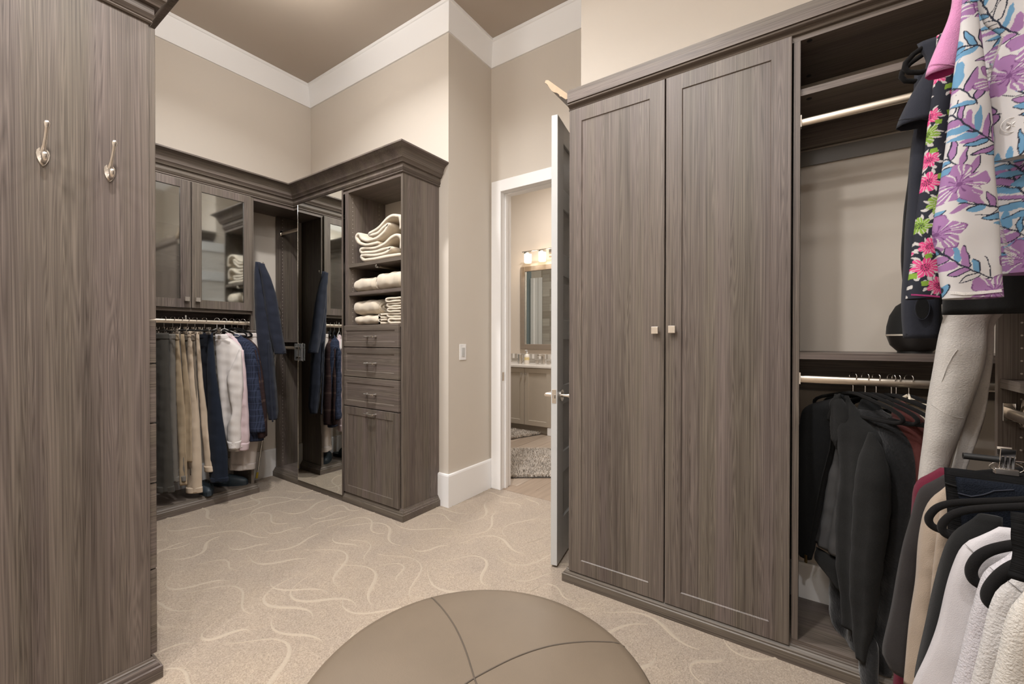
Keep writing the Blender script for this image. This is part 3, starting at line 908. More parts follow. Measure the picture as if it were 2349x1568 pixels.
# vanity
M_van = plain('greige_vanity_paint', (0.430, 0.375, 0.305), 0.45, var=0.02)
M_stone = plain('pale_quartz', (0.72, 0.68, 0.63), 0.2, var=0.10, scale=4, stretch=(2, 1, 6))
VX = 4.68
vn = thing('vanity', 'greige bathroom vanity with shaker doors', 'vanity', (4.95, 3.3, 0))
part('body', M_van, vn, (VX + 0.02, BX1 - 0.002, 2.62, 4.30, 0.10, 0.855))
part('toe_kick', M_van, vn, (VX + 0.09, VX + 0.11, 2.66, 4.28, 0.0, 0.10))
part('foot', M_trim, vn, (VX + 0.005, VX + 0.06, 2.62, 2.68, 0.0, 0.10), bev=0.004)
for i, (a, b_) in enumerate(((2.628, 3.020), (3.026, 3.418), (3.424, 3.816), (3.822, 4.290))):
    d = slab('door', M_van, vn, 0, VX + 0.02, 0.020, a, b_, 0.105, 0.850, frame=0.062, depth=0.010)
    bm = bmn(); lathe(bm, [(0.004, 0), (0.004, -0.014), (0.013, -0.016), (0.013, -0.024)], (VX, (b_ - 0.03) if i % 2 == 0 else (a + 0.03), 0.775), 12, 'X'); build('knob', bm, M_nickel, d, smooth=40)
tag(part('vanity_counter', M_stone, None, (VX - 0.02, BX1 - 0.002, 2.595, 4.32, 0.855, 0.885), bev=0.003), 'pale stone counter on the bathroom vanity', 'counter')
bsp = thing('backsplash', 'narrow striped mosaic tile backsplash above the vanity', 'backsplash', (BX1 - 0.01, 3.3, 0.886))
part('backing', M_stone, bsp, (BX1 - 0.008, BX1 - 0.002, 2.595, 4.0, 0.886, 1.012))
y = 2.597
while y < 3.99:
    part('tile', M_tile[rng.randrange(3)] if rng.random() < 0.6 else M_stone, bsp, (BX1 - 0.014, BX1 - 0.008, y, y + 0.036, 0.946, 1.012)); y += 0.038
y = 2.597
while y < 3.9:
    for z in (0.887, 0.907, 0.927):
        part('tile', M_tile[rng.randrange(3)], bsp, (BX1 - 0.014, BX1 - 0.008, y, y + 0.098, z, z + 0.018))
    y += 0.1
# framed mirror
fm = thing('vanity_mirror', 'taupe framed mirror hanging above the bathroom vanity', 'mirror', (BX1 - 0.02, 2.9, 1.08))
M_frame = plain('taupe_mirror_frame', (0.245, 0.195, 0.150), 0.35, var=0.12, scale=1, stretch=(5, 5, 60))
fy0, fy1, fz0, fz1, fw = 2.37, 3.432, 1.083, 2.283, 0.072
for q in ((fy1 - fw, fy1, fz0, fz1), (fy0, fy0 + fw, fz0, fz1), (fy0 + fw, fy1 - fw, fz0, fz0 + fw), (fy0 + fw, fy1 - fw, fz1 - fw, fz1)):
    part('frame_rail', M_frame, fm, (BX1 - 0.035, BX1 - 0.002, q[0], q[1], q[2], q[3]), bev=0.004)
part('inner_lip', M_nickel, fm, (BX1 - 0.030, BX1 - 0.016, fy1 - fw - 0.012, fy1 - fw, fz0 + fw, fz1 - fw))
part('mirror_glass', M_mirror, fm, (BX1 - 0.016, BX1 - 0.012, fy0 + fw - 0.01, fy1 - fw + 0.01, fz0 + fw - 0.01, fz1 - fw + 0.01))
# sconce
M_shade = plain('lit_glass_shade', (0.95, 0.9, 0.82), 0.4, emis=((1.0, 0.78, 0.52), 1.6))
sn = thing('vanity_light', 'nickel wall light with glowing white glass shades above the mirror', 'wall light', (5.15, 3.0, 2.28))
part('back_plate', M_nickel, sn, (BX1 - 0.025, BX1 - 0.002, 2.70, 2.96, 2.395, 2.495), bev=0.004)
bm = bmn(); tube(bm, [(5.10, 2.64, 2.475), (5.10, 3.33, 2.475)], 0.007, 10); tube(bm, [(5.10, 2.83, 2.475), (5.22, 2.83, 2.45)], 0.008, 8)
build('bar', bm, M_nickel, sn, smooth=60)
for yy in (3.235, 2.998, 2.76):
    bm = bmn(); lathe(bm, [(0.016, 0.03), (0.058, 0.022), (0.058, 0.008), (0.05, 0.0)], (5.10, yy, 2.435), 20); build('fitter', bm, M_nickel, sn, smooth=40)
    bm = bmn(); lathe(bm, [(0.052, 0.0), (0.054, -0.02), (0.052, -0.12), (0.046, -0.128), (0.001, -0.128)], (5.10, yy, 2.436), 20); build('glass_shade', bm, M_shade, sn, smooth=60)
    l = bpy.data.lights.new('sconce_bulb', 'POINT'); l.energy = 3.2; l.color = (1.0, 0.80, 0.58); l.shadow_soft_size = 0.06
    lo = bpy.data.objects.new('sconce_bulb', l); COL.objects.link(lo); lo.parent = sn; lo.location = (5.02 - 5.15, yy - 3.0, 2.28 - 2.28 + 0.06)
bl = thing('bathroom_fill_light', 'unseen round ceiling light added as fill in the bathroom', 'ceiling light', (4.0, 2.3, BZ - 0.06))  # lamp out of view, added to light the bathroom
bm = bmn(); lathe(bm, [(0.001, 0.0), (0.12, 0.01), (0.16, 0.04), (0.165, 0.058)], (4.0, 2.3, BZ - 0.06), 32); build('glass_bowl', bm, M_diff, bl, smooth=60)
l = bpy.data.lights.new('bath_fill_down', 'AREA'); l.shape = 'DISK'; l.size = 0.3; l.energy = 62.0; l.color = LAMP_COL
lo = bpy.data.objects.new('bath_fill_down', l); COL.objects.link(lo); lo.parent = bl; lo.location = (0, 0, -0.02)

# things on the counter
c_ = thing('soap_bottle', 'clear pump bottle of hand soap with white label on the vanity', 'bottle', (4.95, 3.155, 0.8855))
bm = bmn(); lathe(bm, [(0.034, 0.0), (0.036, 0.004), (0.036, 0.115), (0.030, 0.128), (0.014, 0.136), (0.014, 0.148)], (4.95, 3.155, 0.8855), 20); build('bottle_body', bm, plain('soap_bottle_white', (0.75, 0.70, 0.62), 0.2, var=0.05), c_, smooth=45)
bm = bmn(); lathe(bm, [(0.015, 0.148), (0.015, 0.163), (0.006, 0.166), (0.006, 0.185)], (4.95, 3.155, 0.8855), 14); box(bm, 4.905, 4.958, 3.148, 3.162, 1.066, 1.078, bev=0.003); build('pump', bm, M_door, c_, smooth=45)
bm = bmn(); lathe(bm, [(0.0365, 0.052), (0.0365, 0.092)], (4.95, 3.155, 0.8855), 20, cap=False); build('label', bm, plain('soap_label', (0.72, 0.55, 0.28), 0.5, var=0.5, scale=60), c_, smooth=45)
bm = bmn(); lathe(bm, [(0.034, 0.0), (0.034, 0.125), (0.031, 0.125), (0.031, 0.01)], (4.98, 3.285, 0.8855), 20); tag(build('tumbler', bm, M_nickel, None, smooth=40), 'brushed metal tumbler left of the soap bottle', 'tumbler')
fa = thing('faucet', 'square brushed nickel faucet on the vanity counter', 'faucet', (5.05, 2.96, 0.8855))
part('spout', M_nickel, fa, (5.03, 5.07, 2.935, 2.975, 0.8855, 1.015), (4.92, 5.03, 2.94, 2.97, 0.995, 1.015), bev=0.003)
for yy in (3.05, 2.87):
    part('tap_handle', M_nickel, fa, (5.03, 5.07, yy - 0.018, yy + 0.018, 0.8855, 0.93), bev=0.003)

# shag rugs: tufted geometry
M_shag = plain('shag_rug_pile', (0.560, 0.505, 0.445), 1.0, var=0.30, scale=9, sheen=0.3, spec=0.1)
M_rugback = plain('rug_backing', (0.10, 0.09, 0.08), 0.9)
def rug(label, corners, n, seed):
    c = [Vector((p[0], p[1], 0)) for p in corners]
    t = thing('shag_rug', label, 'rug', ((c[0].x + c[2].x) / 2, (c[0].y + c[2].y) / 2, 0))
    bm = bmn()
    lo = [bm.verts.new(p + Vector((0, 0, 0.002))) for p in c]; hi = [bm.verts.new(p + Vector((0, 0, 0.010))) for p in c]
    for k in range(4): bm.faces.new((lo[k], lo[(k + 1) % 4], hi[(k + 1) % 4], hi[k]))
    bm.faces.new(lo[::-1]); bm.faces.new(hi)
    build('backing', bm, M_rugback, t)
    rg = random.Random(seed); vs, fs = [], []
    for i in range(n):
        u, v = rg.random(), rg.random()
        p = c[0] * (1 - u) * (1 - v) + c[1] * u * (1 - v) + c[2] * u * v + c[3] * (1 - u) * v
        a = rg.uniform(0, 2 * PI); h = rg.uniform(0.025, 0.042); ln = rg.uniform(0.005, 0.028); w = 0.0045
        cl_ = 0.5 + 0.5 * math.sin(9 * u + 2 * math.sin(7 * v))
        d = Vector((math.cos(a), math.sin(a), 0)); s = Vector((-d.y, d.x, 0)) * w
        b0 = len(vs)
        q = p + Vector((0, 0, 0.008)); m_ = p + d * ln * 0.35 + Vector((0, 0, h * 0.6)); e = p + d * ln + Vector((0, 0, h))
        vs += [q - s, q + s, m_ - s, m_ + s, e]
        fs += [(b0, b0 + 1, b0 + 3, b0 + 2), (b0 + 2, b0 + 3, b0 + 4)]
    bm = bmn(); V = [bm.verts.new(v) for v in vs]
    for f in fs: bm.faces.new([V[i] for i in f])
    o = build('pile', bm, M_shag, t, smooth=180, fix=False); o['kind'] = 'stuff'
rug('cream and grey shag rug just inside the bathroom doorway', ((2.985, 2.225), (3.42, 1.635), (4.16, 2.19), (3.73, 2.78)), 16000, 1)
rug('cream shag rug in front of the vanity doors', ((4.16, 2.96), (4.70, 2.78), (4.74, 3.66), (4.20, 3.84)), 11000, 2)
# ================================================================== CLOTH
def fabric(name, col, bump=0.35, bscale=900.0, var=0.10, vscale=7.0, sheen=0.06, rough=0.95):
    return plain(name, col, rough, var=var, scale=vscale, bump=bump, bscale=bscale, sheen=sheen, spec=0.15)

def mat_paint(name, rough=0.85):
    m, nt, b, N, L = _nt(name)
    a = N.new('ShaderNodeVertexColor'); a.layer_name = 'print'
    nz = N.new('ShaderNodeTexNoise'); nz.inputs['Scale'].default_value = 500.0
    mx = N.new('ShaderNodeMix'); mx.data_type = 'RGBA'; mx.blend_type = 'MULTIPLY'; mx.inputs[0].default_value = 0.18
    L.new(a.outputs['Color'], mx.inputs[6]); L.new(nz.outputs['Color'], mx.inputs[7])
    L.new(mx.outputs[2], b.inputs['Base Color'])
    b.inputs['Roughness'].default_value = rough
    b.inputs['Specular IOR Level'].default_value = 0.2
    return m

def mat_check(name, base, line, line2, per):
    """woven check from sine bands of the object's own coordinates"""
    m, nt, b, N, L = _nt(name)
    tc = N.new('ShaderNodeTexCoord'); sp = N.new('ShaderNodeSeparateXYZ'); L.new(tc.outputs['Object'], sp.inputs[0])
    def band(sock, p, th):
        a = N.new('ShaderNodeMath'); a.operation = 'MULTIPLY'; a.inputs[1].default_value = 2 * PI / p; L.new(sock, a.inputs[0])
        s = N.new('ShaderNodeMath'); s.operation = 'SINE'; L.new(a.outputs[0], s.inputs[0])
        g = N.new('ShaderNodeMath'); g.operation = 'GREATER_THAN'; g.inputs[1].default_value = th; L.new(s.outputs[0], g.inputs[0])
        return g.outputs[0]
    def mix(fac, c1, c2):
        mx = N.new('ShaderNodeMix'); mx.data_type = 'RGBA'; L.new(fac, mx.inputs[0])
        for i, c in ((6, c1), (7, c2)):
            if isinstance(c, tuple): mx.inputs[i].default_value = C4(c)
            else: L.new(c, mx.inputs[i])
        return mx.outputs[2]
    c = mix(band(sp.outputs['Y'], per, 0.45), base, line)
    c = mix(band(sp.outputs['Z'], per, 0.55), c, line)
    c = mix(band(sp.outputs['Z'], per * 5, 0.93), c, line2)
    L.new(c, b.inputs['Base Color'])
    b.inputs['Roughness'].default_value = 0.95; b.inputs['Specular IOR Level'].default_value = 0.15
    return m

class Frame:
    """vertical plane through (x, y) with horizontal axis w; u along w, v along the normal"""
    def __init__(s, x, y, ang):
        s.p = Vector((x, y, 0)); a = math.radians(ang)
        s.w = Vector((math.cos(a), math.sin(a), 0)); s.n = Vector((-s.w.y, s.w.x, 0))
        if s.n.dot(s.p) > 0: s.n = -s.n            # normal looks back at the viewer's side
    def uz(s, px, py):
        d = ray(px, py); t = s.p.dot(s.n) / d.dot(s.n)
        q = Vector((0, 0, CAMZ)) + d * t
        return ((q - s.p).dot(s.w), q.z)
    def pt(s, u, v, z):
        q = s.p + s.w * u + s.n * v
        return Vector((q.x, q.y, z))
    def line(s, pts):
        r = [s.uz(*p) for p in pts]
        return r

def _interp(poly, z):
    zs = np.array([p[1] for p in poly]); us = np.array([p[0] for p in poly])
    o = np.argsort(zs)
    return np.interp(z, zs[o], us[o])

def _smooth(a, k):
    if k < 1: return a
    p = np.pad(a, k, mode='edge')
    ker = np.ones(2 * k + 1) / (2 * k + 1)
    return np.convolve(p, ker, 'valid')

def loft(name, fr, L_, R_, t, m, parent, dz=0.012, du=0.014, folds=(), amp=0.0, seed=0, z0=None, z1=None,
         paint=None, v0=0.0, tilt=0.0, hem=0.03, taper=0.02, nback=None, sm=2, hemcurve=0.0, smooth=180, flare=0.0, inner=None):
    """hollow garment piece: between two side lines (u, z) of a frame, with thickness t, vertical folds and an open hem.
    folds: (wavelength, amplitude, phase, drift) in metres"""
    zt = min(max(p[1] for p in L_), max(p[1] for p in R_)) if z1 is None else z1
    zb = max(min(p[1] for p in L_), min(p[1] for p in R_)) if z0 is None else z0
    n = max(6, int((zt - zb) / dz))
    Z = np.linspace(zt, zb, n + 1)
    ul, ur = _smooth(_interp(L_, Z), sm), _smooth(_interp(R_, Z), sm)
    sw = ul > ur
    ul, ur = np.where(sw, ur, ul), np.where(sw, ul, ur)
    wmax = float((ur - ul).max())
    nf = max(6, int(wmax / du))
    nb = nback or max(5, nf // 3) if paint is not None else (nback or max(5, nf))
    # ring parameter: front -1..1 then back 1..-1
    cf = -np.cos(np.linspace(0, PI, nf + 1)) * 0.35 + np.linspace(-1, 1, nf + 1) * 0.65
    cb = np.linspace(1, -1, nb + 1)[1:-1]
    c = np.concatenate([cf, cb]); fb = np.concatenate([np.ones(nf + 1), -np.ones(nb - 1)])
    M = len(c)
    rng = np.random.RandomState(seed)
    ph = rng.rand(6) * 6.28
    mid, hw = (ul + ur) / 2, np.maximum((ur - ul) / 2, 0.0015)
    ZZ, CC = np.meshgrid(Z, c, indexing='ij')
    U = mid[:, None] + hw[:, None] * CC
    te = np.minimum(t, hw * 0.75)[:, None]
    prog = (zt - ZZ) / max(zt - zb, 1e-6)
    tt = te * np.minimum(1.0, 0.35 + (zt - ZZ) / max(taper, 1e-4) * 0.65) * (1 + flare * prog)
    V = tt * np.power(np.maximum(0, 1 - CC ** 2), 0.42) * fb[None, :]
    edge = np.power(np.maximum(0, 1 - CC ** 2), 0.3)
    for lam, a, p_, dr in folds:
        g = np.clip(0.15 + 1.1 * prog, 0, 1)
        V = V + a * g * edge * np.sin(2 * PI * (U - dr * (zt - ZZ)) / lam + p_ + ph[0] * 0.3)
    if amp:
        V = V + amp * edge * (np.sin(23 * ZZ + 31 * U + ph[1]) + 0.7 * np.sin(51 * ZZ - 37 * U + ph[2]) + 0.5 * np.sin(90 * ZZ + 20 * U + ph[3]))
        U = U + 0.5 * amp * np.sin(37 * ZZ + ph[4]) * (np.abs(CC) > 0.9)
    V = V + v0 + tilt * (zt - ZZ)
    ZO = ZZ - hemcurve * (1 - CC ** 2) * np.clip((prog - 0.8) / 0.2, 0, 1) * (zt - zb) * 0.1
    rings = [(U[i], V[i], ZO[i]) for i in range(n + 1)]
    if hem > 0:
        mu, mv = U[-1].mean(), V[-1].mean()
        for k_, (s_, up) in enumerate(((0.97, 0.0), (0.93, hem * 0.5), (0.90, hem))):
            j_ = max(0, n - int(round(up / ((zt - zb) / n))))
            mu, mv = U[j_].mean(), V[j_].mean()
            rings.append((mu + (U[j_] - mu) * s_, mv + (V[j_] - mv) * s_ * 0.85, ZO[j_] + 0.0005))
    vs = np.concatenate([np.stack(r, 1) for r in rings])
    P0, W_, N_ = np.array(fr.p), np.array(fr.w), np.array(fr.n)
    XYZ = P0[None] + vs[:, :1] * W_[None] + vs[:, 1:2] * N_[None]
    XYZ[:, 2] = vs[:, 2]
    nr = len(rings)
    idx = np.arange(nr * M).reshape(nr, M)
    q = np.stack([idx[:-1], np.roll(idx, -1, 1)[:-1], np.roll(idx, -1, 1)[1:], idx[1:]], -1).reshape(-1, 4)
    faces = [tuple(x) for x in q.tolist()]
    faces.append(tuple(idx[0][::-1].tolist())); faces.append(tuple(idx[-1].tolist()))
    me = bpy.data.meshes.new(name)
    org = np.array(WORLD[parent.name]) if parent is not None else np.array([XYZ[:, 0].mean(), XYZ[:, 1].mean(), XYZ[:, 2].min()])
    me.from_pydata((XYZ - org).tolist(), [], faces)
    me.update()
    bm = bmesh.new(); bm.from_mesh(me); bmesh.ops.recalc_face_normals(bm, faces=bm.faces[:]); bm.to_mesh(me); bm.free()
    if smooth:
        me.polygons.foreach_set('use_smooth', [True] * len(me.polygons))
    if paint is not None:
        col = paint(vs[:, 0], vs[:, 2], fb=np.tile(fb, nr))
        ca = me.color_attributes.new('print', 'FLOAT_COLOR', 'POINT')
        ca.data.foreach_set('color', np.concatenate([col, np.ones((len(col), 1))], 1).astype(np.float32).ravel())
    me.materials.append(m)
    if inner is not None:
        me.materials.append(inner)
        for k_ in range(n * M, len(me.polygons)): me.polygons[k_].material_index = 1
        me.polygons[len(me.polygons) - 2].material_index = 0
    o = bpy.data.objects.new(name, me); me.name = o.name
    COL.objects.link(o)
    if parent is not None: o.parent = parent
    else: o.location = Vector(org)
    WORLD[o.name] = Vector(org)
    SURF[o.name] = (L_, R_, t, v0, tilt, zt, zb, taper, folds, ph[0])
    return o

SURF = {}
def surf_v(o, u, z):
    """front-side offset of a loft at (u, z)"""
    L_, R_, t, v0, tilt, zt, zb, taper, folds, p0 = SURF[o.name]
    a, b = float(_interp(L_, z)), float(_interp(R_, z))
    if a > b: a, b = b, a
    hw = max((b - a) / 2, 0.0015); c = max(-0.999, min(0.999, (u - (a + b) / 2) / hw))
    te = min(t, hw * 0.75) * min(1.0, 0.35 + (zt - z) / max(taper, 1e-4) * 0.65)
    v = te * (1 - c * c) ** 0.42
    for lam, am, p_, dr in folds:
        g = min(1, max(0, 0.15 + 1.1 * (zt - z) / max(zt - zb, 1e-6)))
        v += am * g * (1 - c * c) ** 0.3 * math.sin(2 * PI * (u - dr * (zt - z)) / lam + p_ + p0 * 0.3)
    return v + v0 + tilt * (zt - z)

def dense(pts, n=5):
    out = []
    for a, b in zip(pts, pts[1:]):
        out += [(a[0] + (b[0] - a[0]) * k / n, a[1] + (b[1] - a[1]) * k / n) for k in range(n)]
    return out + [pts[-1]]

def strip(name, fr, pts, wid, v, m, parent, r=None):
    """piping, stitch line or band lying on a garment: tube through frame points (u, z)"""
    bm = bmn()
    if not isinstance(v, float):
        pts = dense(pts); tube(bm, [fr.pt(u, surf_v(v, u, z) + 0.0004, z) for u, z in pts], wid, 6)
    else:
        tube(bm, [fr.pt(u, v, z) for u, z in pts], wid, 6)
    return build(name, bm, m, parent, smooth=80)

def hook_geo(bm, fr, zr, rr=0.017, neck=0.06, r=0.0017, u=0.0):
    """wire hook over a rail at height zr, in the garment's own plane"""
    pts = []
    for k in range(13):
        a = math.radians(-35 + k * 20)
        pts.append(fr.pt(u - rr * math.cos(a), 0.0, zr + rr * 0.9 * math.sin(a) + 0.002))
    pts = pts[::-1] if False else pts
    pts.append(fr.pt(u + 0.004, 0, zr - 0.020)); pts.append(fr.pt(u, 0, zr - 0.032)); pts.append(fr.pt(u, 0, zr - neck))
    tube(bm, pts, r, 6)

M_velvet = fabric('black_velvet', (0.006, 0.0055, 0.0055), sheen=0.05)
M_wire = plain('white_wire', (0.70, 0.68, 0.64), 0.4)
HANG_N = [0]
def hanger(kind, fr, zr, label, group, half=0.215, clips=(-0.12, 0.12), barz=None, drop=0.095, neck=0.058):
    """kinds: velvet (flocked loop), clip (bar with two spring clips), wire, wood"""
    t = thing('%s_hanger' % kind, label, 'hanger', fr.pt(0, 0, zr - 0.15), group)
    bm = bmn(); hook_geo(bm, fr, zr, neck=max(0.06, neck + 0.004)); build('hook', bm, M_wire if kind == 'wire' else M_chrome, t, smooth=80)
    if kind == 'clip':
        bz = barz if barz is not None else zr - 0.062
        bm = bmn(); tube(bm, [fr.pt(-half, 0, bz), fr.pt(half, 0, bz)], 0.0022, 8); br = build('bar', bm, M_chrome, t, smooth=80)
        for s in (-1, 1):
            bm = bmn(); tube(bm, [fr.pt(s * half, 0, bz), fr.pt(s * (half - 0.055), 0, bz)], 0.0062, 10); build('rubber_grip', bm, M_black, br, smooth=60)
        for u in clips:
            bm = bmn()
            w = fr.w; n = fr.n
            for s in (-1, 1):
                obox(bm, fr.pt(u, s * 0.006, bz + 0.004), w, (n * 1.0 + Vector((0, 0, -0.22 * s))).normalized(), (Vector((0, 0, 1)) + n * 0.22 * s).normalized(), 0.010, 0.0011, 0.020, 0.0006)
            for s in (-1, 1):
                for k in (-1, 0, 1):
                    obox(bm, fr.pt(u + k * 0.006, s * 0.0085, bz - 0.003), w, n, (0, 0, 1), 0.0013, 0.0012, 0.011)
            cp = build('clip', bm, M_chrome, t)
            bm = bmn(); obox(bm, fr.pt(u, 0, bz - 0.021), w, n, (0, 0, 1), 0.0155, 0.0062, 0.0055, 0.001); build('clip_jaw', bm, M_nickel, cp)
            bm = bmn()
            for s in (-1, 1):
                tube(bm, [fr.pt(u + s * (0.012 + 0.010 * math.sin(PI * k / 8)), 0.002, bz - 0.004 - 0.018 * k / 8) for k in range(9)], 0.0009, 6)
            build('clip_spring', bm, M_chrome, cp, smooth=80)
    elif kind == 'wire':
        bm = bmn()
        zt = zr - 0.06
        tube(bm, [fr.pt(0, 0, zt), fr.pt(half * 0.5, 0, zt - drop * 0.45), fr.pt(half, 0, zt - drop), fr.pt(half * 0.9, 0, zt - drop - 0.008), fr.pt(-half * 0.9, 0, zt - drop - 0.008), fr.pt(-half, 0, zt - drop), fr.pt(-half * 0.5, 0, zt - drop * 0.45), fr.pt(0, 0, zt)], 0.0022, 6)
        build('arms', bm, M_wire, t, smooth=80)
    else:
        mm = M_velvet
        bm = bmn()
        zt = zr - neck
        pts = []
        def arm(s):
            return [(s * half * a, zt - drop * b) for a, b in ((0.10, 0.02), (0.30, 0.16), (0.55, 0.36), (0.78, 0.56), (0.92, 0.74), (0.99, 0.92), (1.0, 1.06), (0.96, 1.20), (0.87, 1.28), (0.70, 1.32))]
        A, Bm = arm(1), arm(-1)
        pts = [(0, zt)] + A + [(0.0, zt - drop * 1.34)] + Bm[::-1] + [(0, zt)]
        rad = [0.0065] * len(pts)
        tube(bm, [fr.pt(u, 0, z) for u, z in pts], rad, 8)
        build('arms', bm, mm, t, smooth=80)
    return t

# ------------------------------------------------------------------ towels and blankets
M_towel = plain('cream_terry', (0.640, 0.560, 0.445), 1.0, var=0.10, scale=25, bump=0.9, bscale=420, sheen=0.4, spec=0.1)
def ribbon(name, prof, y0, y1, th, m, parent=None, axis='X', c=0.0, amp=0.003, seed=0):
    """thick cloth folded along a profile (a, z), extruded across; rounded folds"""
    rg = random.Random(seed)
    P = [Vector((a, z)) for a, z in prof]
    # resample with Catmull-Rom
    Q = []
    for i in range(len(P) - 1):
        p0, p1, p2, p3 = P[max(i - 1, 0)], P[i], P[i + 1], P[min(i + 2, len(P) - 1)]
        for k in range(5):
            s = k / 5
            Q.append(0.5 * ((2 * p1) + (p2 - p0) * s + (2 * p0 - 5 * p1 + 4 * p2 - p3) * s * s + (3 * p1 - p0 - 3 * p2 + p3) * s ** 3))
    Q.append(P[-1])
    bm = bmn()
    S = 12
    out = []
    for j in range(S + 1):
        y = y0 + (y1 - y0) * j / S
        e = abs(2 * j / S - 1)
        h = th * (1 - 0.25 * max(0, e - 0.8) / 0.2)
        up, dn_ = [], []
        for i, q in enumerate(Q):
            t_ = (Q[min(i + 1, len(Q) - 1)] - Q[max(i - 1, 0)]).normalized()
            n_ = Vector((-t_.y, t_.x))
            k = amp * (math.sin(9 * y * 7 + i * 0.35 + seed) + math.sin(i * 0.9 + y * 31))
            hh = h * (0.55 if i in (0, len(Q) - 1) else 1.0)
            a = q + n_ * (hh / 2 + k); b_ = q - n_ * (hh / 2 - k * 0.5)
            for lst, w_ in ((up, a), (dn_, b_)):
                lst.append(bm.verts.new((w_.x, y, w_.y) if axis == 'X' else (y, w_.x, w_.y)))
        out.append(up + dn_[::-1])
    K = len(out[0])
    for j in range(S):
        for i in range(K):
            bm.faces.new((out[j][i], out[j][(i + 1) % K], out[j + 1][(i + 1) % K], out[j + 1][i]))
    nq = len(Q)
    for o_ in (out[0], out[-1]):
        for i in range(nq - 1):
            bm.faces.new((o_[i], o_[i + 1], o_[K - 2 - i], o_[K - 1 - i]))
    return build(name, bm, m, parent, smooth=180)

# profile runs along y (cabinet width) and is extruded along x (cabinet depth)
def ytowel(name, prof, x0, x1, th, m, parent=None, amp=0.002, seed=0):
    return ribbon(name, prof, x0, x1, th, m, parent, axis='Y', amp=amp, seed=seed)

# two folded blankets on the top shelf, folds towards the room
Z1 = 1.7845
tag(ytowel('folded_blanket', [(2.266, Z1 + 0.018), (2.45, Z1 + 0.017), (2.60, Z1 + 0.018), (2.675, Z1 + 0.023), (2.702, Z1 + 0.042), (2.690, Z1 + 0.058), (2.60, Z1 + 0.045), (2.47, Z1 + 0.041), (2.40, Z1 + 0.055), (2.375, Z1 + 0.072),
                              (2.42, Z1 + 0.076), (2.52, Z1 + 0.066), (2.65, Z1 + 0.072), (2.705, Z1 + 0.082), (2.712, Z1 + 0.100), (2.68, Z1 + 0.108), (2.56, Z1 + 0.094), (2.46, Z1 + 0.104), (2.40, Z1 + 0.130), (2.355, Z1 + 0.150), (2.30, Z1 + 0.150), (2.268, Z1 + 0.12), (2.266, Z1 + 0.05)], 1.955, 2.20, 0.0285, M_towel, seed=3, amp=0.0015),
    'lower cream folded blanket on the top shelf of the towel cabinet', 'blanket', 'folded blankets')
tag(ytowel('folded_blanket', [(2.50, Z1 + 0.128), (2.58, Z1 + 0.124), (2.68, Z1 + 0.136), (2.735, Z1 + 0.160), (2.757, Z1 + 0.192), (2.744, Z1 + 0.217), (2.716, Z1 + 0.212), (2.690, Z1 + 0.178), (2.62, Z1 + 0.156), (2.53, Z1 + 0.158), (2.45, Z1 + 0.186), (2.405, Z1 + 0.222), (2.395, Z1 + 0.240),
                              (2.43, Z1 + 0.232), (2.50, Z1 + 0.196), (2.58, Z1 + 0.190), (2.60, Z1 + 0.205), (2.52, Z1 + 0.222), (2.45, Z1 + 0.256), (2.39, Z1 + 0.286), (2.33, Z1 + 0.290), (2.280, Z1 + 0.276), (2.264, Z1 + 0.235), (2.268, Z1 + 0.185)], 1.95, 2.20, 0.0285, M_towel, seed=5, amp=0.0015),
    'upper cream folded blanket with a curled edge on the top shelf', 'blanket', 'folded blankets')
def roll(y0, y1, z0, rh, label, seed, x0=1.955, x1=2.17):
    """towel folded in thirds and rolled: fat rounded bundle with a spiral end"""
    t = thing('rolled_towel', label, 'towel', ((x0 + x1) / 2, (y0 + y1) / 2, z0), 'rolled cream towels')
    bm = bmn()
    n, S = 28, 22
    cz = z0 + rh
    rings = []
    for j in range(S + 1):
        s = j / S
        y = y1 + (y0 - y1) * s
        e = min(1.0, (1 - abs(2 * s - 1)) * 5.0)
        f = math.sqrt(max(0.02, 1 - (1 - e) ** 2))
        if s > 0.5: f = max(f, 0.86)
        ring = []
        for k in range(n):
            a = 2 * PI * k / n
            ca, sa = math.cos(a), math.sin(a)
            rx = (x1 - x0) / 2 * f * (abs(ca) ** 0.75) * (1 if ca > 0 else -1)
            rz = rh * (0.25 + 0.75 * f) * (abs(sa) ** 0.75) * (1 if sa > 0 else -1)
            wv = 0.0025 * (math.sin(37 * y + 3 * a + seed) + math.sin(71 * y - 2 * a))
            ring.append(bm.verts.new(((x0 + x1) / 2 + rx * (1 + wv * 6), y, max(z0 + 0.001, cz + rz + wv))))
        rings.append(ring)
    for j in range(S):
        for k in range(n):
            bm.faces.new((rings[j][k], rings[j][(k + 1) % n], rings[j + 1][(k + 1) % n], rings[j + 1][k]))
    bm.faces.new(rings[0]); bm.faces.new(rings[-1][::-1])
    build('bundle', bm, M_towel, t, smooth=70)
    bm = bmn(); pts = []
    for k in range(60):
        a = k / 59 * 4.2 * PI
        r = 0.12 + 0.80 * k / 59
        pts.append(((x0 + x1) / 2 - 0.02 + (x1 - x0) / 2 * 0.80 * r * math.cos(a), y0 - 0.001, cz + rh * 0.80 * r * math.sin(a)))
    tube(bm, pts, 0.0085, 8); build('spiral_edge', bm, M_towel, t, smooth=80)
roll(2.555, 2.812, 1.5725, 0.055, 'long rolled cream towel at the left of the middle shelf', 1)
roll(2.252, 2.535, 1.5725, 0.064, 'fat rolled cream towel at the right of the middle shelf', 2, 1.945)
roll(2.50, 2.800, 1.3265, 0.038, 'flat rolled cream towel lying on the counter shelf', 3)
roll(2.52, 2.818, 1.403, 0.056, 'plump rolled cream towel stacked on a flatter one', 4)
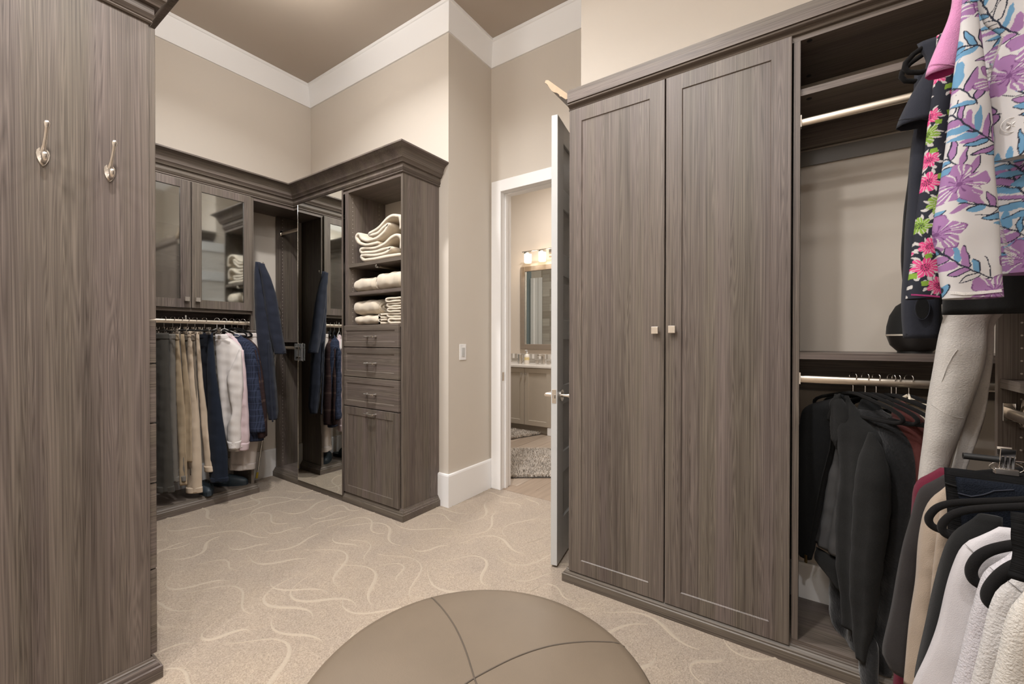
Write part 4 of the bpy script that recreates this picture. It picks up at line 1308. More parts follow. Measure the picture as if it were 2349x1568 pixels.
def cloth_fold(y0, y1, z0, th, label, seed, x0):
    h = th
    p = [(y0 + 0.01, z0 + h * 0.25), (y0 + 0.08, z0 + h * 0.22), (y1 - 0.012, z0 + h * 0.26), (y1, z0 + h * 0.55), (y1 - 0.012, z0 + h * 0.82), (y0 + 0.06, z0 + h * 0.80), (y0 + 0.005, z0 + h * 0.78)]
    tag(ytowel('folded_washcloth', p, x0, 2.16, h * 0.50, M_towel, amp=0.0012, seed=seed), label, 'washcloth', 'folded cream washcloths')
zc = 1.3265
for i, (a, b_, h) in enumerate(((2.255, 2.385, 0.044), (2.252, 2.402, 0.036), (2.254, 2.395, 0.036), (2.252, 2.404, 0.034), (2.253, 2.412, 0.038))):
    cloth_fold(a, b_, zc, h - 0.002, ['bottom', 'second', 'middle', 'fourth', 'topmost'][i] + ' cream washcloth of the pile beside the drawers\' end panel', i, 1.946 + 0.004 * (i % 2))
    zc += h
cloth_fold(2.415, 2.492, 1.3265, 0.040, 'small crumpled cream washcloth between the roll and the pile', 9, 1.95)
cloth_fold(2.415, 2.492, 1.367, 0.038, 'small cream washcloth on top of the crumpled one', 8, 1.95)

# ================================================================== CLOTHES UNDER THE GLASS CABINET
RA, ZA = 3.625, 1.347
M_g1 = fabric('charcoal_twill', (0.060, 0.056, 0.049)); M_g2 = fabric('grey_twill', (0.150, 0.138, 0.122)); M_tan = fabric('tan_twill', (0.360, 0.282, 0.190))
M_taupe = fabric('taupe_twill', (0.180, 0.150, 0.118)); M_beige = fabric('beige_twill', (0.540, 0.440, 0.335)); M_navy = fabric('navy_twill', (0.011, 0.013, 0.019))
M_navy2 = fabric('blue_navy_twill', (0.013, 0.018, 0.030))
M_shirt = fabric('white_cotton', (0.680, 0.640, 0.615), bump=0.12); M_pink = fabric('pale_pink_cotton', (0.600, 0.480, 0.500), bump=0.12)
M_white = fabric('offwhite_twill', (0.620, 0.570, 0.540)); M_robe = fabric('navy_terry', (0.021, 0.025, 0.040), bump=0.9, bscale=500, sheen=0.12)
M_blz = mat_check('blue_check_wool', (0.036, 0.046, 0.082), (0.016, 0.020, 0.036), (0.036, 0.046, 0.082), 0.0095)
M_mar = mat_check('maroon_plaid_wool', (0.040, 0.024, 0.024), (0.034, 0.020, 0.020), (0.075, 0.048, 0.042), 0.03)

def px(fr, *pts): return fr.line(pts)

def trousers(nm, label, fr, legs, m, cuff=0.0, waist=None, t=0.022, seed=0, group='trousers on clip hangers'):
    """legs: list of (left pixels, right pixels, v offset); waistband and turned cuffs are parts of their own"""
    a = legs[0]
    u0, zt = fr.uz(*a[0][0])
    root = thing(nm, label, 'trousers', fr.pt(u0, 0, fr.uz(*a[0][-1])[1]), group)
    for i, (l, r, v) in enumerate(legs):
        Lp, Rp = fr.line(l), fr.line(r)
        mm = m[i] if isinstance(m, (list, tuple)) else m
        lg = loft('leg', fr, Lp, Rp, t, mm, root, folds=((0.11, 0.006, 0.6 + i, 0.02), (0.05, 0.003, 1.7 * i, -0.03)), amp=0.0012, seed=seed + i, v0=v)
        zb = max(min(p[1] for p in Lp), min(p[1] for p in Rp))
        if cuff:
            e = 0.004
            zz = np.array([zb + cuff, zb - 0.002])
            cl_ = [(_interp(Lp, z) - e, z) for z in zz]; cr_ = [(_interp(Rp, z) + e, z) for z in zz]
            loft('cuff', fr, cl_, cr_, t + 0.004, mm, lg, folds=((0.11, 0.006, 0.6 + i, 0.02),), seed=seed + i, v0=v, dz=0.006, taper=0.004, sm=0)
    if waist:
        l, r, v = legs[-1] if len(legs) == 1 else legs[0]
        Lp, Rp = fr.line(l), fr.line(r)
        zt = min(max(p[1] for p in Lp), max(p[1] for p in Rp))
        zz = (zt + 0.002, zt - waist)
        loft('waistband', fr, [(_interp(Lp, z) - 0.003, z) for z in zz], [(_interp(Rp, z) + 0.003, z) for z in zz], t + 0.003, m[0] if isinstance(m, (list, tuple)) else m, root, dz=0.006, v0=v, taper=0.003, sm=0, hem=0.0)
    return root

def clipA(x, ang, label, zbar=1.283, half=0.16, clips=(-0.12, 0.10)):
    fr = Frame(x, RA, ang)
    hanger('clip', fr, ZA + 0.015, label, 'chrome clip hangers on the left rail', half=half, clips=clips, barz=zbar)
    return fr

f = clipA(1.045, -60, 'chrome clip hanger holding the charcoal trousers')
trousers('charcoal_trousers', 'charcoal grey trousers hanging nearest the tower', f, [([(352, 764), (350, 950), (346, 1130)], [(386, 762), (389, 900), (399, 1128)], 0.0)], M_g1, cuff=0.045, waist=0.04, seed=1)
f = clipA(1.095, -60, 'chrome clip hanger holding the mid grey trousers')
trousers('grey_trousers', 'mid grey trousers with short turn-ups beside the charcoal pair', f, [([(387, 766), (388, 950), (389, 1104)], [(401, 764), (404, 950), (410, 1104)], 0.0), ([(394, 766), (400, 950), (405, 1106)], [(404, 764), (412, 950), (421, 1105)], -0.03)], M_g2, cuff=0.04, waist=0.035, t=0.016, seed=3)
f = clipA(1.140, -60, 'chrome clip hanger holding the tan trousers')
trousers('tan_trousers', 'tan trousers hanging between the grey and beige pairs', f, [([(405, 766), (408, 900), (418, 1110)], [(414, 764), (430, 950), (434, 1112)], 0.016), ([(413, 766), (420, 900), (425, 1060)], [(421, 764), (438, 930), (440, 1060)], -0.004)], M_tan, cuff=0.0, waist=0.04, t=0.009, seed=6)
f = clipA(1.180, -60, 'chrome clip hanger holding the taupe trousers')
trousers('taupe_trousers', 'taupe trousers half hidden behind the beige chinos', f, [([(417, 768), (424, 900), (428, 1090)], [(441, 766), (446, 900), (450, 1092)], -0.022)], M_taupe, waist=0.04, t=0.010, seed=8)
f = clipA(1.225, -56, 'chrome clip hanger holding the beige chinos')
trousers('beige_chinos', 'light beige chinos with wide turned-up cuffs', f, [([(434, 760), (433, 850), (432, 950), (431, 1050), (430, 1128)], [(447, 758), (452, 850), (461, 960), (466, 1060), (466.5, 1127)], 0.012), ([(441, 760), (447, 880), (457, 1000), (462, 1086)], [(448, 758), (457, 870), (470, 980), (481, 1050), (485.5, 1083)], -0.035)], M_beige, cuff=0.042, waist=0.04, t=0.020, seed=10)
f = clipA(1.285, -52, 'chrome clip hanger holding the navy trousers', half=0.18, clips=(-0.15, 0.10))
trousers('navy_trousers', 'navy trousers with creased legs right of the beige chinos', f, [([(449, 763), (452, 850), (462, 1000), (480, 1098)], [(484, 762), (482, 850), (484, 1000), (500, 1101)], -0.02), ([(481, 764), (479, 850), (480, 980), (487, 1102)], [(491, 762), (500, 860), (511, 930), (526, 1040), (527, 1101)], 0.018)], [M_navy, M_navy2], cuff=0.034, waist=0.04, t=0.022, seed=12)

def shirt(nm, label, cat, fr, body, sleeve, m, collar=None, group=None, t=0.04, seed=0, cuffz=0.06, folds=True, vs=0.045, yoke=None, tS=0.026):
    """body and sleeve given by pixel side lines; sleeve hangs in front of the body"""
    root = thing(nm, label, cat, fr.pt(*(lambda q: (q[0], 0, q[1]))(fr.uz(*body[0][-1]))), group)
    fo = ((0.13, 0.010, 0.3, 0.03), (0.06, 0.004, 1.2, -0.02)) if folds else ()
    bd = loft('body', fr, fr.line(body[0]), fr.line(body[1]), t, m, root, folds=fo, amp=0.0016, seed=seed, taper=0.05)
    if sleeve:
        Ls, Rs = fr.line(sleeve[0]), fr.line(sleeve[1])
        sl = loft('sleeve', fr, Ls, Rs, tS, m, root, folds=((0.09, 0.006, 0.4, 0.05),), amp=0.0022, seed=seed + 1, v0=vs, taper=0.05)
        if cuffz:
            zb = max(min(p[1] for p in Ls), min(p[1] for p in Rs))
            zz = (zb + cuffz, zb - 0.002)
            cf = loft('cuff', fr, [(_interp(Ls, z) - 0.003, z) for z in zz], [(_interp(Rs, z) + 0.003, z) for z in zz], tS + 0.002, m, sl, v0=vs, dz=0.008, taper=0.004, sm=0)
            bm = bmn(); c = fr.pt((_interp(Ls, zb + 0.03) + _interp(Rs, zb + 0.03)) / 2, vs + tS + 0.003, zb + 0.03)
            obox(bm, c, fr.w, fr.n, (0, 0, 1), 0.005, 0.0015, 0.005, 0.001); build('button', bm, M_white, cf)
    if collar:
        loft('collar', fr, fr.line(collar[0]), fr.line(collar[1]), t * 0.75, m, root, dz=0.006, taper=0.01, seed=seed + 2, hem=0.02, v0=0.004)
    if yoke:
        strip('yoke_seam', fr, [fr.uz(*p) for p in yoke], 0.0011, bd, m, bd)
    return root

fs = Frame(1.365, RA, -46)
hanger('wire', fs, ZA + 0.015, 'white wire hanger in the white dress shirt', 'hangers on the left rail', half=0.11, drop=0.05)
shirt('dress_shirt', 'white dress shirt hanging with its sleeve forward beside the navy trousers', 'shirt', fs,
      ([(499, 766), (494, 772), (495, 800), (498, 850), (510, 960), (524, 1034)], [(512, 766), (527, 774), (548, 790), (560, 803), (562, 850), (560, 950), (556, 1032)]),
      ([(556, 800), (540, 835), (526, 865), (531, 900), (541, 945), (528, 972), (527, 1000), (532, 1025)], [(560, 800), (563, 840), (565, 880), (561, 930), (559, 972), (560, 1000), (556, 1027)]),
      M_shirt, collar=([(497, 762), (494, 768), (494, 778)], [(520, 766), (526, 772), (528, 780)]), group='shirts on the left rail', seed=20)
fs = Frame(1.415, RA, -48)
hanger('wire', fs, ZA + 0.015, 'white wire hanger in the pale pink shirt', 'hangers on the left rail', half=0.11, drop=0.05)
shirt('pink_shirt', 'pale pink shirt peeking out behind the white dress shirt', 'shirt', fs,
      ([(512, 768), (505, 780), (510, 850), (530, 960), (540, 1010)], [(528, 766), (545, 778), (564, 796), (570, 850), (573, 950), (574, 1005)]),
      ([(558, 802), (556, 870), (556, 950), (553, 1028)], [(565, 797), (572, 860), (577, 940), (579.5, 998), (576, 1029)]), M_pink, collar=([(518, 763), (515, 775)], [(531, 764), (536, 778)]), group='shirts on the left rail', seed=24)
fs = Frame(1.465, RA, -52)
hanger('wood', fs, ZA + 0.015, 'dark hanger in the blue check blazer', 'hangers on the left rail', half=0.11, drop=0.05)
bz = shirt('check_blazer', 'blue checked blazer with dark cuff buttons right of the pink shirt', 'blazer', fs,
      ([(538, 766), (535, 780), (545, 850), (560, 940), (575, 1010)], [(545, 766), (565, 775), (588, 793), (596, 830), (600, 900), (604, 1010)]),
      ([(570, 800), (572, 860), (575, 930), (579, 988)], [(589, 795), (598, 830), (602, 880), (610, 940), (616.5, 981), (615, 988)]), M_blz, group=None, seed=28, cuffz=0, t=0.05)
fs = Frame(1.505, RA, -54)
hanger('wood', fs, ZA + 0.015, 'dark hanger in the maroon plaid jacket', 'hangers on the left rail', half=0.11, drop=0.05)
shirt('plaid_jacket', 'maroon plaid jacket mostly hidden behind the blue blazer', 'jacket', fs,
      ([(552, 768), (548, 780), (556, 850), (570, 940), (580, 1017)], [(556, 766), (575, 778), (593, 798), (603, 860), (610, 940), (612, 1000)]),
      ([(580, 802), (588, 870), (594, 950), (599, 1000)], [(594, 799), (605, 870), (613, 940), (618, 985), (616, 1000)]), M_mar, seed=32, cuffz=0, t=0.045)
f = clipA(1.545, -48, 'chrome clip hanger holding the off-white trousers', half=0.17, clips=(-0.06, 0.13), zbar=1.288)
trousers('offwhite_trousers', 'folded off-white trousers at the right end of the rail', f, [([(538, 764), (540, 850), (534, 960), (527, 1060), (528, 1076)], [(590, 760), (594, 850), (598, 960), (592, 1020), (584, 1074)], 0.0)], M_white, cuff=0.05, waist=0.03, t=0.035, seed=36)

# navy robe on the side of the cabinet
fr_ = Frame(1.690, 3.535, -8)
rb = thing('bathrobe', 'navy terry bathrobe hanging from a hook on the cabinet side', 'bathrobe', fr_.pt(0, 0, 0.58))
loft('body', fr_, fr_.line([(585, 600), (583, 640), (584, 700), (588, 768), (596, 840), (604, 900), (612, 945), (618, 966)]),
     fr_.line([(597, 600), (608, 640), (617, 690), (624, 760), (630, 830), (636, 900), (639, 944), (637, 960)]), 0.055, M_robe, rb, folds=((0.085, 0.012, 0.2, 0.09), (0.045, 0.005, 1.0, 0.08)), amp=0.002, seed=40, taper=0.12)
sl = loft('sleeve', fr_, fr_.line([(588, 604), (596, 650), (605, 715), (616, 775), (626, 814)]), fr_.line([(602, 606), (616, 637), (627, 668), (635, 707), (646, 778), (653.5, 811)]), 0.035, M_robe, rb, folds=((0.07, 0.006, 0.2, 0.1),), amp=0.002, seed=42, v0=0.045, taper=0.10)
strip('cuff_seam', fr_, [fr_.uz(626.5, 806), fr_.uz(640, 806), fr_.uz(652.5, 803)], 0.0013, sl, M_robe, sl)
loft('front_edge', fr_, fr_.line([(607, 780), (610, 850), (614, 920), (617, 965)]), fr_.line([(611, 780), (614, 850), (618, 920), (621, 965)]), 0.006, M_robe, rb, v0=0.066, seed=43)
bm = bmn()
tube(bm, [(1.612, 3.56, 1.80), (1.635, 3.56, 1.80), (1.655, 3.555, 1.815), (1.662, 3.55, 1.835)], [0.004, 0.0035, 0.0035, 0.005], 8)
build('robe_hook', bm, M_chrome, gc, smooth=80)

# chrome reaching pole leaning in the corner
bm = bmn()
def yp(a, b, y=3.80): return at(a, b, 1, y)
pa, pb = yp(590, 1088), yp(643, 728)
tube(bm, [pa, pb], 0.0058, 10)
rp = thing('reaching_pole', 'thin chrome hook pole leaning in the corner behind the robe', 'pole', pa)
build('shaft', bm, M_chrome, rp, smooth=60)
bm = bmn(); tube(bm, [yp(642, 732), yp(643.5, 722), yp(643, 713), yp(639, 706), yp(637, 704)], 0.0068, 8); tube(bm, [yp(638, 705), yp(630, 701), yp(626, 704)], 0.0052, 8); build('hook', bm, M_chrome, rp, smooth=80)
bm = bmn(); tube(bm, [pa - (pb - pa).normalized() * 0.03, pa + (pb - pa).normalized() * 0.02], 0.0085, 10); build('rubber_tip', bm, plain('yellow_rubber', (0.62, 0.45, 0.05), 0.6), rp, smooth=60)

# clogs on the deck
M_clog = plain('dark_teal_foam', (0.022, 0.034, 0.044), 0.55, var=0.08)
def clog(cx, cy, ang, label):
    z0 = 0.0765
    t = thing('clog', label, 'shoe', (cx, cy, z0), 'dark clogs under the trousers')
    a = math.radians(ang); d = Vector((math.cos(a), math.sin(a), 0)); s = Vector((-d.y, d.x, 0)); c = Vector((cx, cy, z0))
    Ln = 0.27
    def wid(q): return 0.046 * (math.sin(PI * min(1, max(0, q)) ** 0.85) ** 0.45) * (0.82 + 0.30 * q) + 0.001
    bm = bmn(); K, n = 18, 20
    lo, hi = [], []
    for j in range(K + 1):
        q = j / K
        w = wid(0.015 + 0.97 * q)
        for lst, z, f in ((lo, 0.0, 0.93), (hi, 0.028, 1.0)):
            p = c + d * (Ln * (q - 0.5))
            lst.append((bm.verts.new(p - s * w * f + Vector((0, 0, z))), bm.verts.new(p + s * w * f + Vector((0, 0, z)))))
    for j in range(K):
        for A in (lo, hi): bm.faces.new((A[j][0], A[j][1], A[j + 1][1], A[j + 1][0]))
        for k in (0, 1): bm.faces.new((lo[j][k], lo[j + 1][k], hi[j + 1][k], hi[j][k]))
    bm.faces.new((lo[0][0], lo[0][1], hi[0][1], hi[0][0])); bm.faces.new((lo[-1][0], lo[-1][1], hi[-1][1], hi[-1][0]))
    build('sole', bm, M_clog, t, smooth=50)
    bm = bmn(); rings = []
    for j in range(K + 1):
        q = 0.40 + 0.595 * j / K
        w = wid(min(0.985, q)); h = 0.062 * math.sqrt(max(0.02, math.sin(PI * min(1, (1.02 - q) / 0.62 * 0.5 + 0.0)))) * (1.0 if q < 0.7 else 1.0)
        ring = []
        for k in range(n + 1):
            th = PI * k / n
            ring.append(bm.verts.new(c + d * (Ln * (q - 0.5)) + s * (w * 1.02 * math.cos(th)) + Vector((0, 0, 0.022 + h * math.sin(th) ** 0.8))))
        rings.append(ring)
    for j in range(K):
        for k in range(n): bm.faces.new((rings[j][k], rings[j][k + 1], rings[j + 1][k + 1], rings[j + 1][k]))
    bm.faces.new(rings[-1])
    build('upper', bm, M_clog, t, smooth=60)
clog(1.315, 3.70, -100, 'dark clog pointing to the room under the beige chinos')
clog(1.485, 3.72, -52, 'dark clog near the cabinet side under the white trousers')

# folded things behind the glass
M_cream = fabric('cream_knit', (0.60, 0.56, 0.50), bump=0.6, bscale=300)
def folded(x, z, w, d, h, label, m, seed):
    p = [(x - w / 2 + 0.01, z + h * 0.24), (x, z + h * 0.22), (x + w / 2 - 0.015, z + h * 0.25), (x + w / 2, z + h * 0.5), (x + w / 2 - 0.015, z + h * 0.76), (x, z + h * 0.8), (x - w / 2 + 0.01, z + h * 0.78)]
    tag(ribbon('folded_sweater', p, 3.66, 3.66 + d, h * 0.44, m, None, axis='X', amp=0.0012, seed=seed), label, 'sweater', 'folded sweaters behind glass')
folded(1.44, 1.441, 0.24, 0.22, 0.09, 'cream sweater folded at the bottom behind the right glass door', M_cream, 1)
folded(1.47, 1.741, 0.20, 0.22, 0.11, 'pale sweater folded on the lower glass-cabinet shelf', M_cream, 2)
folded(1.02, 1.741, 0.24, 0.20, 0.08, 'grey sweater folded behind the left glass door', M_g2, 3)
# ================================================================== PRINTED FABRICS (painted per vertex)
def _hash(i, s):
    return (np.sin(i * 127.1 + s * 311.7) * 43758.5453) % 1.0

def print_blouse(seed=1, usc=(-0.30, 0.36), zsc=(1.1, 2.1)):
    """white ground with purple hibiscus flowers and blue-purple feathers with dark ink lines"""
    rg = np.random.RandomState(seed)
    white, blue, purple, plum, ink = (np.array(c) for c in ((0.50, 0.485, 0.485), (0.115, 0.255, 0.400), (0.280, 0.145, 0.305), (0.150, 0.060, 0.170), (0.020, 0.024, 0.040)))
    shapes = []
    z = zsc[0] - 0.05
    row = 0
    while z < zsc[1] + 0.05:
        u = usc[0] - 0.05 + (row % 2) * 0.045
        while u < usc[1] + 0.05:
            cu, cz = u + rg.uniform(-0.012, 0.012), z + rg.uniform(-0.012, 0.012)
            if (row + int((u - usc[0]) / 0.083)) % 3 == 0:
                shapes.append(('fl', cu, cz, rg.uniform(0.034, 0.042), rg.uniform(0, 6.28), rg.rand()))
            else:
                shapes.append(('fe', cu, cz, rg.uniform(0.10, 0.145), rg.uniform(0, 6.28) if rg.rand() < 0.3 else rg.uniform(0.35, 1.35), rg.choice((-1, 1)) * rg.uniform(1.5, 5.0), rg.uniform(0.028, 0.040), rg.rand()))
            u += 0.083
        z += 0.062
        row += 1
    def f(u, z, fb=None):
        U = u + 0.0011 * np.sin(u * 150 + 1.5 * np.sin(z * 130)) + 0.0006 * np.sin(z * 330 + u * 210)
        Z = z + 0.0011 * np.sin(u * 140 - z * 120) + 0.0006 * np.sin(u * 310)
        col = np.tile(white, (len(u), 1))
        def tear(m, x, y, ln, wd, c, line, sides):
            """one brushed lobe along +x"""
            s_ = x / ln
            hw = wd * np.power(np.clip(np.sin(np.pi * np.clip(s_, 0, 1) ** 0.75), 0, 1), 0.6)
            ins = (s_ > 0) & (s_ < 1) & (np.abs(y) < hw)
            if not ins.any(): return
            c0 = col[m]
            c0[ins] = c
            if line:
                e = ins & (((y > hw - 0.0017) & (sides & 1 > 0)) | ((y < -hw + 0.0017) & (sides & 2 > 0)))
                c0[e] = ink
            col[m] = c0
        for s in [q for q in shapes if q[0] == 'fe']:
            _, cu, cz, ln, an, cv, wd, h = s
            near = (np.abs(U - cu) < ln) & (np.abs(Z - cz) < ln)
            if not near.any(): continue
            rr_ = np.random.RandomState(int(h * 1e6))
            ix = np.nonzero(near)[0]
            x0, y0 = U[ix] - cu, Z[ix] - cz
            A = x0 * math.cos(an) + y0 * math.sin(an); B = -x0 * math.sin(an) + y0 * math.cos(an)
            nb = 7
            for i in range(nb):
                for sd in (-1, 1):
                    sp = (i + 0.2 + 0.25 * (sd > 0)) / nb
                    ax_ = (sp - 0.5) * ln; ay_ = cv * (ax_ ** 2 - (ln / 2) ** 2)
                    l_ = wd * (1.15 - 0.5 * abs(sp - 0.35)) * rr_.uniform(0.8, 1.25)
                    th = sd * (1.0 - 0.45 * sp) + math.atan(2 * cv * ax_)
                    k = rr_.rand()
                    c = blue if k < 0.44 else (purple if k < 0.86 else white)
                    dx_, dy_ = A - ax_, B - ay_
                    tear(ix, dx_ * math.cos(th) + dy_ * math.sin(th), -dx_ * math.sin(th) + dy_ * math.cos(th), l_, 0.0052 * rr_.uniform(0.8, 1.35), c, rr_.rand() < 0.75, rr_.randint(1, 4))
            d = B - cv * (A ** 2 - (ln / 2) ** 2)
            spn = (np.abs(d) < 0.0013) & (np.abs(A) < ln * 0.5)
            col[ix[spn]] = ink
        for s in [q for q in shapes if q[0] == 'fl']:
            _, cu, cz, R, an, h = s
            ix = np.nonzero((np.abs(U - cu) < R * 1.15) & (np.abs(Z - cz) < R * 1.15))[0]
            if not len(ix): continue
            x, y = U[ix] - cu, (Z[ix] - cz) * 1.1
            r = np.hypot(x, y); th = np.arctan2(y, x) + an
            pet = R * (0.66 + 0.34 * np.abs(np.cos(2.5 * th))) * (1 + 0.04 * np.sin(11 * th))
            q = r / R
            c = np.tile(purple, (len(x), 1))
            st = np.sin(th * 21 + 2 * np.sin(5 * th)) > 0.45
            c[st & (q > 0.40) & (q < 0.92) & (np.sin(2.5 * th + h * 6) > -0.1)] = white
            c[(np.abs(np.cos(2.5 * th)) < 0.13) & (q > 0.2)] = white
            c[(np.sin(th * 10) > 0.72) & (q < 0.42)] = plum
            c[q < 0.10] = plum
            c[(r > pet - 0.0018) & (np.sin(th * 5 + h * 9) > 0.0)] = plum
            ins = r < pet
            col[ix[ins]] = c[ins]
        return col
    return f

def print_dark(seed=2, usc=(-0.30, 0.36), zsc=(1.1, 2.1)):
    """near-black ground with hot pink flowers, white brush marks and green leaves"""
    rg = np.random.RandomState(seed)
    navy, pink, green, white = (np.array(c) for c in ((0.022, 0.024, 0.034), (0.640, 0.065, 0.215), (0.200, 0.340, 0.045), (0.52, 0.50, 0.48)))
    sh = []
    z, row = zsc[0] - 0.02, 0
    while z < zsc[1]:
        u = usc[0] + (row % 2) * 0.04
        while u < usc[1]:
            sh.append((u + rg.uniform(-0.012, 0.012), z + rg.uniform(-0.01, 0.01), rg.uniform(0.019, 0.027), rg.uniform(0, 6.28), rg.randint(4)))
            u += 0.062
        z += 0.052; row += 1
    def f(u, z, fb=None):
        U = u + 0.0012 * np.sin(z * 160 + 2 * np.sin(u * 110)); Z = z + 0.0012 * np.sin(u * 170)
        col = np.tile(navy, (len(u), 1))
        for cu, cz, R, an, k in sh:
            m = (np.abs(U - cu) < R * 1.6) & (np.abs(Z - cz) < R * 1.6)
            if not m.any(): continue
            x, y = U[m] - cu, Z[m] - cz
            r = np.hypot(x, y); th = np.arctan2(y, x) + an
            pet = R * (0.62 + 0.38 * np.abs(np.cos(3.5 * th)))
            c0 = col[m]
            halo = (r < pet * 1.35) & (np.sin(th * 9 + an) > 0.25)
            c0[halo] = white
            main = pink if k < 3 else green
            c0[r < pet] = main
            c0[(r < pet) & (np.sin(th * 17) > 0.82) & (r > 0.4 * R)] = white
            c0[(r < R * 0.34) & (np.sin(th * 11) > 0.2)] = navy
            if k < 3:
                lf = (np.abs(x - R * 1.1 * math.cos(an)) < R * 0.30) & (np.abs(y - R * 1.1 * math.sin(an)) < R * 0.26)
                c0[lf] = green
            col[m] = c0
        return col
    return f

# ================================================================== RIGHT-HAND HANGING RUN, upper rail
RYR, ZU, ZL = -0.43, 2.075, 1.035
M_blackk = fabric('black_knit', (0.010, 0.010, 0.010)); M_navyk = fabric('dark_navy_jersey', (0.024, 0.026, 0.035))
M_pinkk = plain('pink_mesh_pique', (0.520, 0.215, 0.385), 0.9, var=0.12, scale=260, bump=0.6, bscale=520, sheen=0.2, spec=0.15)
M_magenta = fabric('magenta_lining', (0.42, 0.05, 0.19))
M_print1 = mat_paint('feather_and_hibiscus_print'); M_print2 = mat_paint('pink_flower_on_black_print')

def FX(x): return Frame(x, RYR, 90)
def cut(fr, px_, z_hint=0): return fr.uz(px_, z_hint)[0]

# floral blouse nearest the room
f1 = FX(1.12)
pr = print_blouse(5)
bl_ = thing('printed_blouse', 'white blouse printed with purple flowers and blue feathers', 'blouse', f1.pt(0.2, 0, 1.3))
hanger('velvet', f1, ZU + 0.015, 'black velvet hanger holding the purple and blue printed blouse', 'black velvet hangers', half=0.14)
topc = (0.02, 1.985)
SLl = f1.line([(2197, 0), (2188, 95), (2177, 178), (2168, 255), (2162, 300), (2154, 372), (2143, 450), (2132, 505), (2126, 540), (2129, 565), (2137, 592), (2143, 640), (2150, 690)])
SLr = f1.line([(2224, 0), (2232, 80), (2239, 136), (2247, 190), (2254, 235), (2260, 303), (2264, 390), (2271, 470), (2278, 580), (2285, 688)])
SLl = [(0.160, 1.93)] + SLl; SLr = [(0.135, 1.93)] + SLr
sl = loft('sleeve', f1, SLl, SLr, 0.024, M_print1, bl_, dz=0.0011, du=0.0010, paint=pr, nback=20, folds=((0.10, 0.004, 0.2, 0.02),), amp=0.0008, seed=50, v0=0.035, taper=0.05, hem=0.02, sm=6)
M_thread = fabric('white_thread', (0.62, 0.60, 0.58))
def stitches(name, fr, pts, v, m, parent, n, ln, r=0.0006):
    bm = bmn()
    P = [Vector((u, z)) for u, z in pts]
    seg = [0]
    for a, b in zip(P, P[1:]): seg.append(seg[-1] + (b - a).length)
    surf = None if isinstance(v, float) else v
    for i in range(n):
        s = seg[-1] * (i + 0.5) / n
        for k in range(len(P) - 1):
            if seg[k] <= s <= seg[k + 1]:
                w = (s - seg[k]) / (seg[k + 1] - seg[k] + 1e-9); q = P[k].lerp(P[k + 1], w); d = (P[k + 1] - P[k]).normalized(); break
        nrm = Vector((-d.y, d.x))
        if surf is not None: v = surf_v(surf, q.x, q.y) + 0.0002
        tube(bm, [fr.pt(q.x - nrm.x * ln / 2, v, q.y - nrm.y * ln / 2), fr.pt(q.x + nrm.x * ln / 2 + d.x * 0.0008, v, q.y + nrm.y * ln / 2 + d.y * 0.0008)], r, 4)
    o = build(name, bm, m, parent, smooth=80); o['kind'] = 'stuff'; return o
hs = [f1.uz(*p) for p in ((2160, 677), (2190, 680), (2230, 677), (2274, 672))]
stitches('hem_stitching', f1, hs, sl, M_thread, sl, 60, 0.005)
f1b = FX(1.16)
bl_l = f1b.line([(2222, 0), (2240, 90), (2252, 170), (2262, 205), (2268, 240), (2269, 300), (2270, 370), (2272, 460), (2277, 540), (2285, 632)])
bl_r = [(-0.24, 1.95), (-0.25, 1.3)]
zb = min(p[1] for p in bl_l)
bl_l = [(0.10, 1.97)] + bl_l; bl_r = [(-0.20, 1.97), (-0.25, zb)]
bd = loft('body', f1b, bl_l, bl_r, 0.045, M_print1, bl_, dz=0.0015, du=0.0015, paint=print_blouse(9), nback=24, folds=((0.11, 0.012, 0.8, 0.02), (0.05, 0.004, 0.1, -0.03)), amp=0.001, seed=51, taper=0.12, sm=6)
f1c = FX(1.10)
fl_l = [(0.10, 1.97)] + f1c.line([(2232, 0), (2258, 60), (2300, 85), (2275, 160), (2268, 210), (2274, 260), (2282, 320), (2275, 372)])
fl_r = [(-0.20, 1.97), (-0.22, f1c.uz(2275, 372)[1])]
fp = loft('front_flap', f1c, fl_l, fl_r, 0.020, M_print1, bl_, dz=0.0013, du=0.0013, paint=print_blouse(14), nback=20, folds=((0.09, 0.008, 0.4, 0.05),), amp=0.001, seed=52, taper=0.05, sm=4)
stitches('armhole_stitching', f1c, [f1c.uz(*p) for p in ((2304, 82), (2290, 120), (2270, 165), (2252, 205))], fp, M_thread, fp, 42, 0.006)
stitches('side_stitching', f1b, [f1b.uz(*p) for p in ((2274, 380), (2276, 470), (2292, 540), (2302, 585), (2310, 612))], bd, M_thread, bd, 70, 0.007)
bm = bmn()
cu, cz = f1c.uz(2316, 291)
ev = surf_v(fp, cu, cz) + 0.0012
for k in range(24):
    a0, a1 = 2 * PI * k / 24, 2 * PI * (k + 1) / 24
    tube(bm, [f1c.pt(cu + 0.0125 * math.cos(a0), ev, cz + 0.0125 * math.sin(a0)), f1c.pt(cu + 0.0125 * math.cos(a1), ev, cz + 0.0125 * math.sin(a1))], 0.0007, 4)
for a in (45, 135, 225, 315):
    r_ = math.radians(a)
    tube(bm, [f1c.pt(cu + 0.002 * math.cos(r_), ev, cz + 0.002 * math.sin(r_)), f1c.pt(cu + 0.008 * math.cos(r_), ev, cz + 0.008 * math.sin(r_))], 0.0013, 4)
build('round_emblem', bm, M_thread, fp, smooth=80)

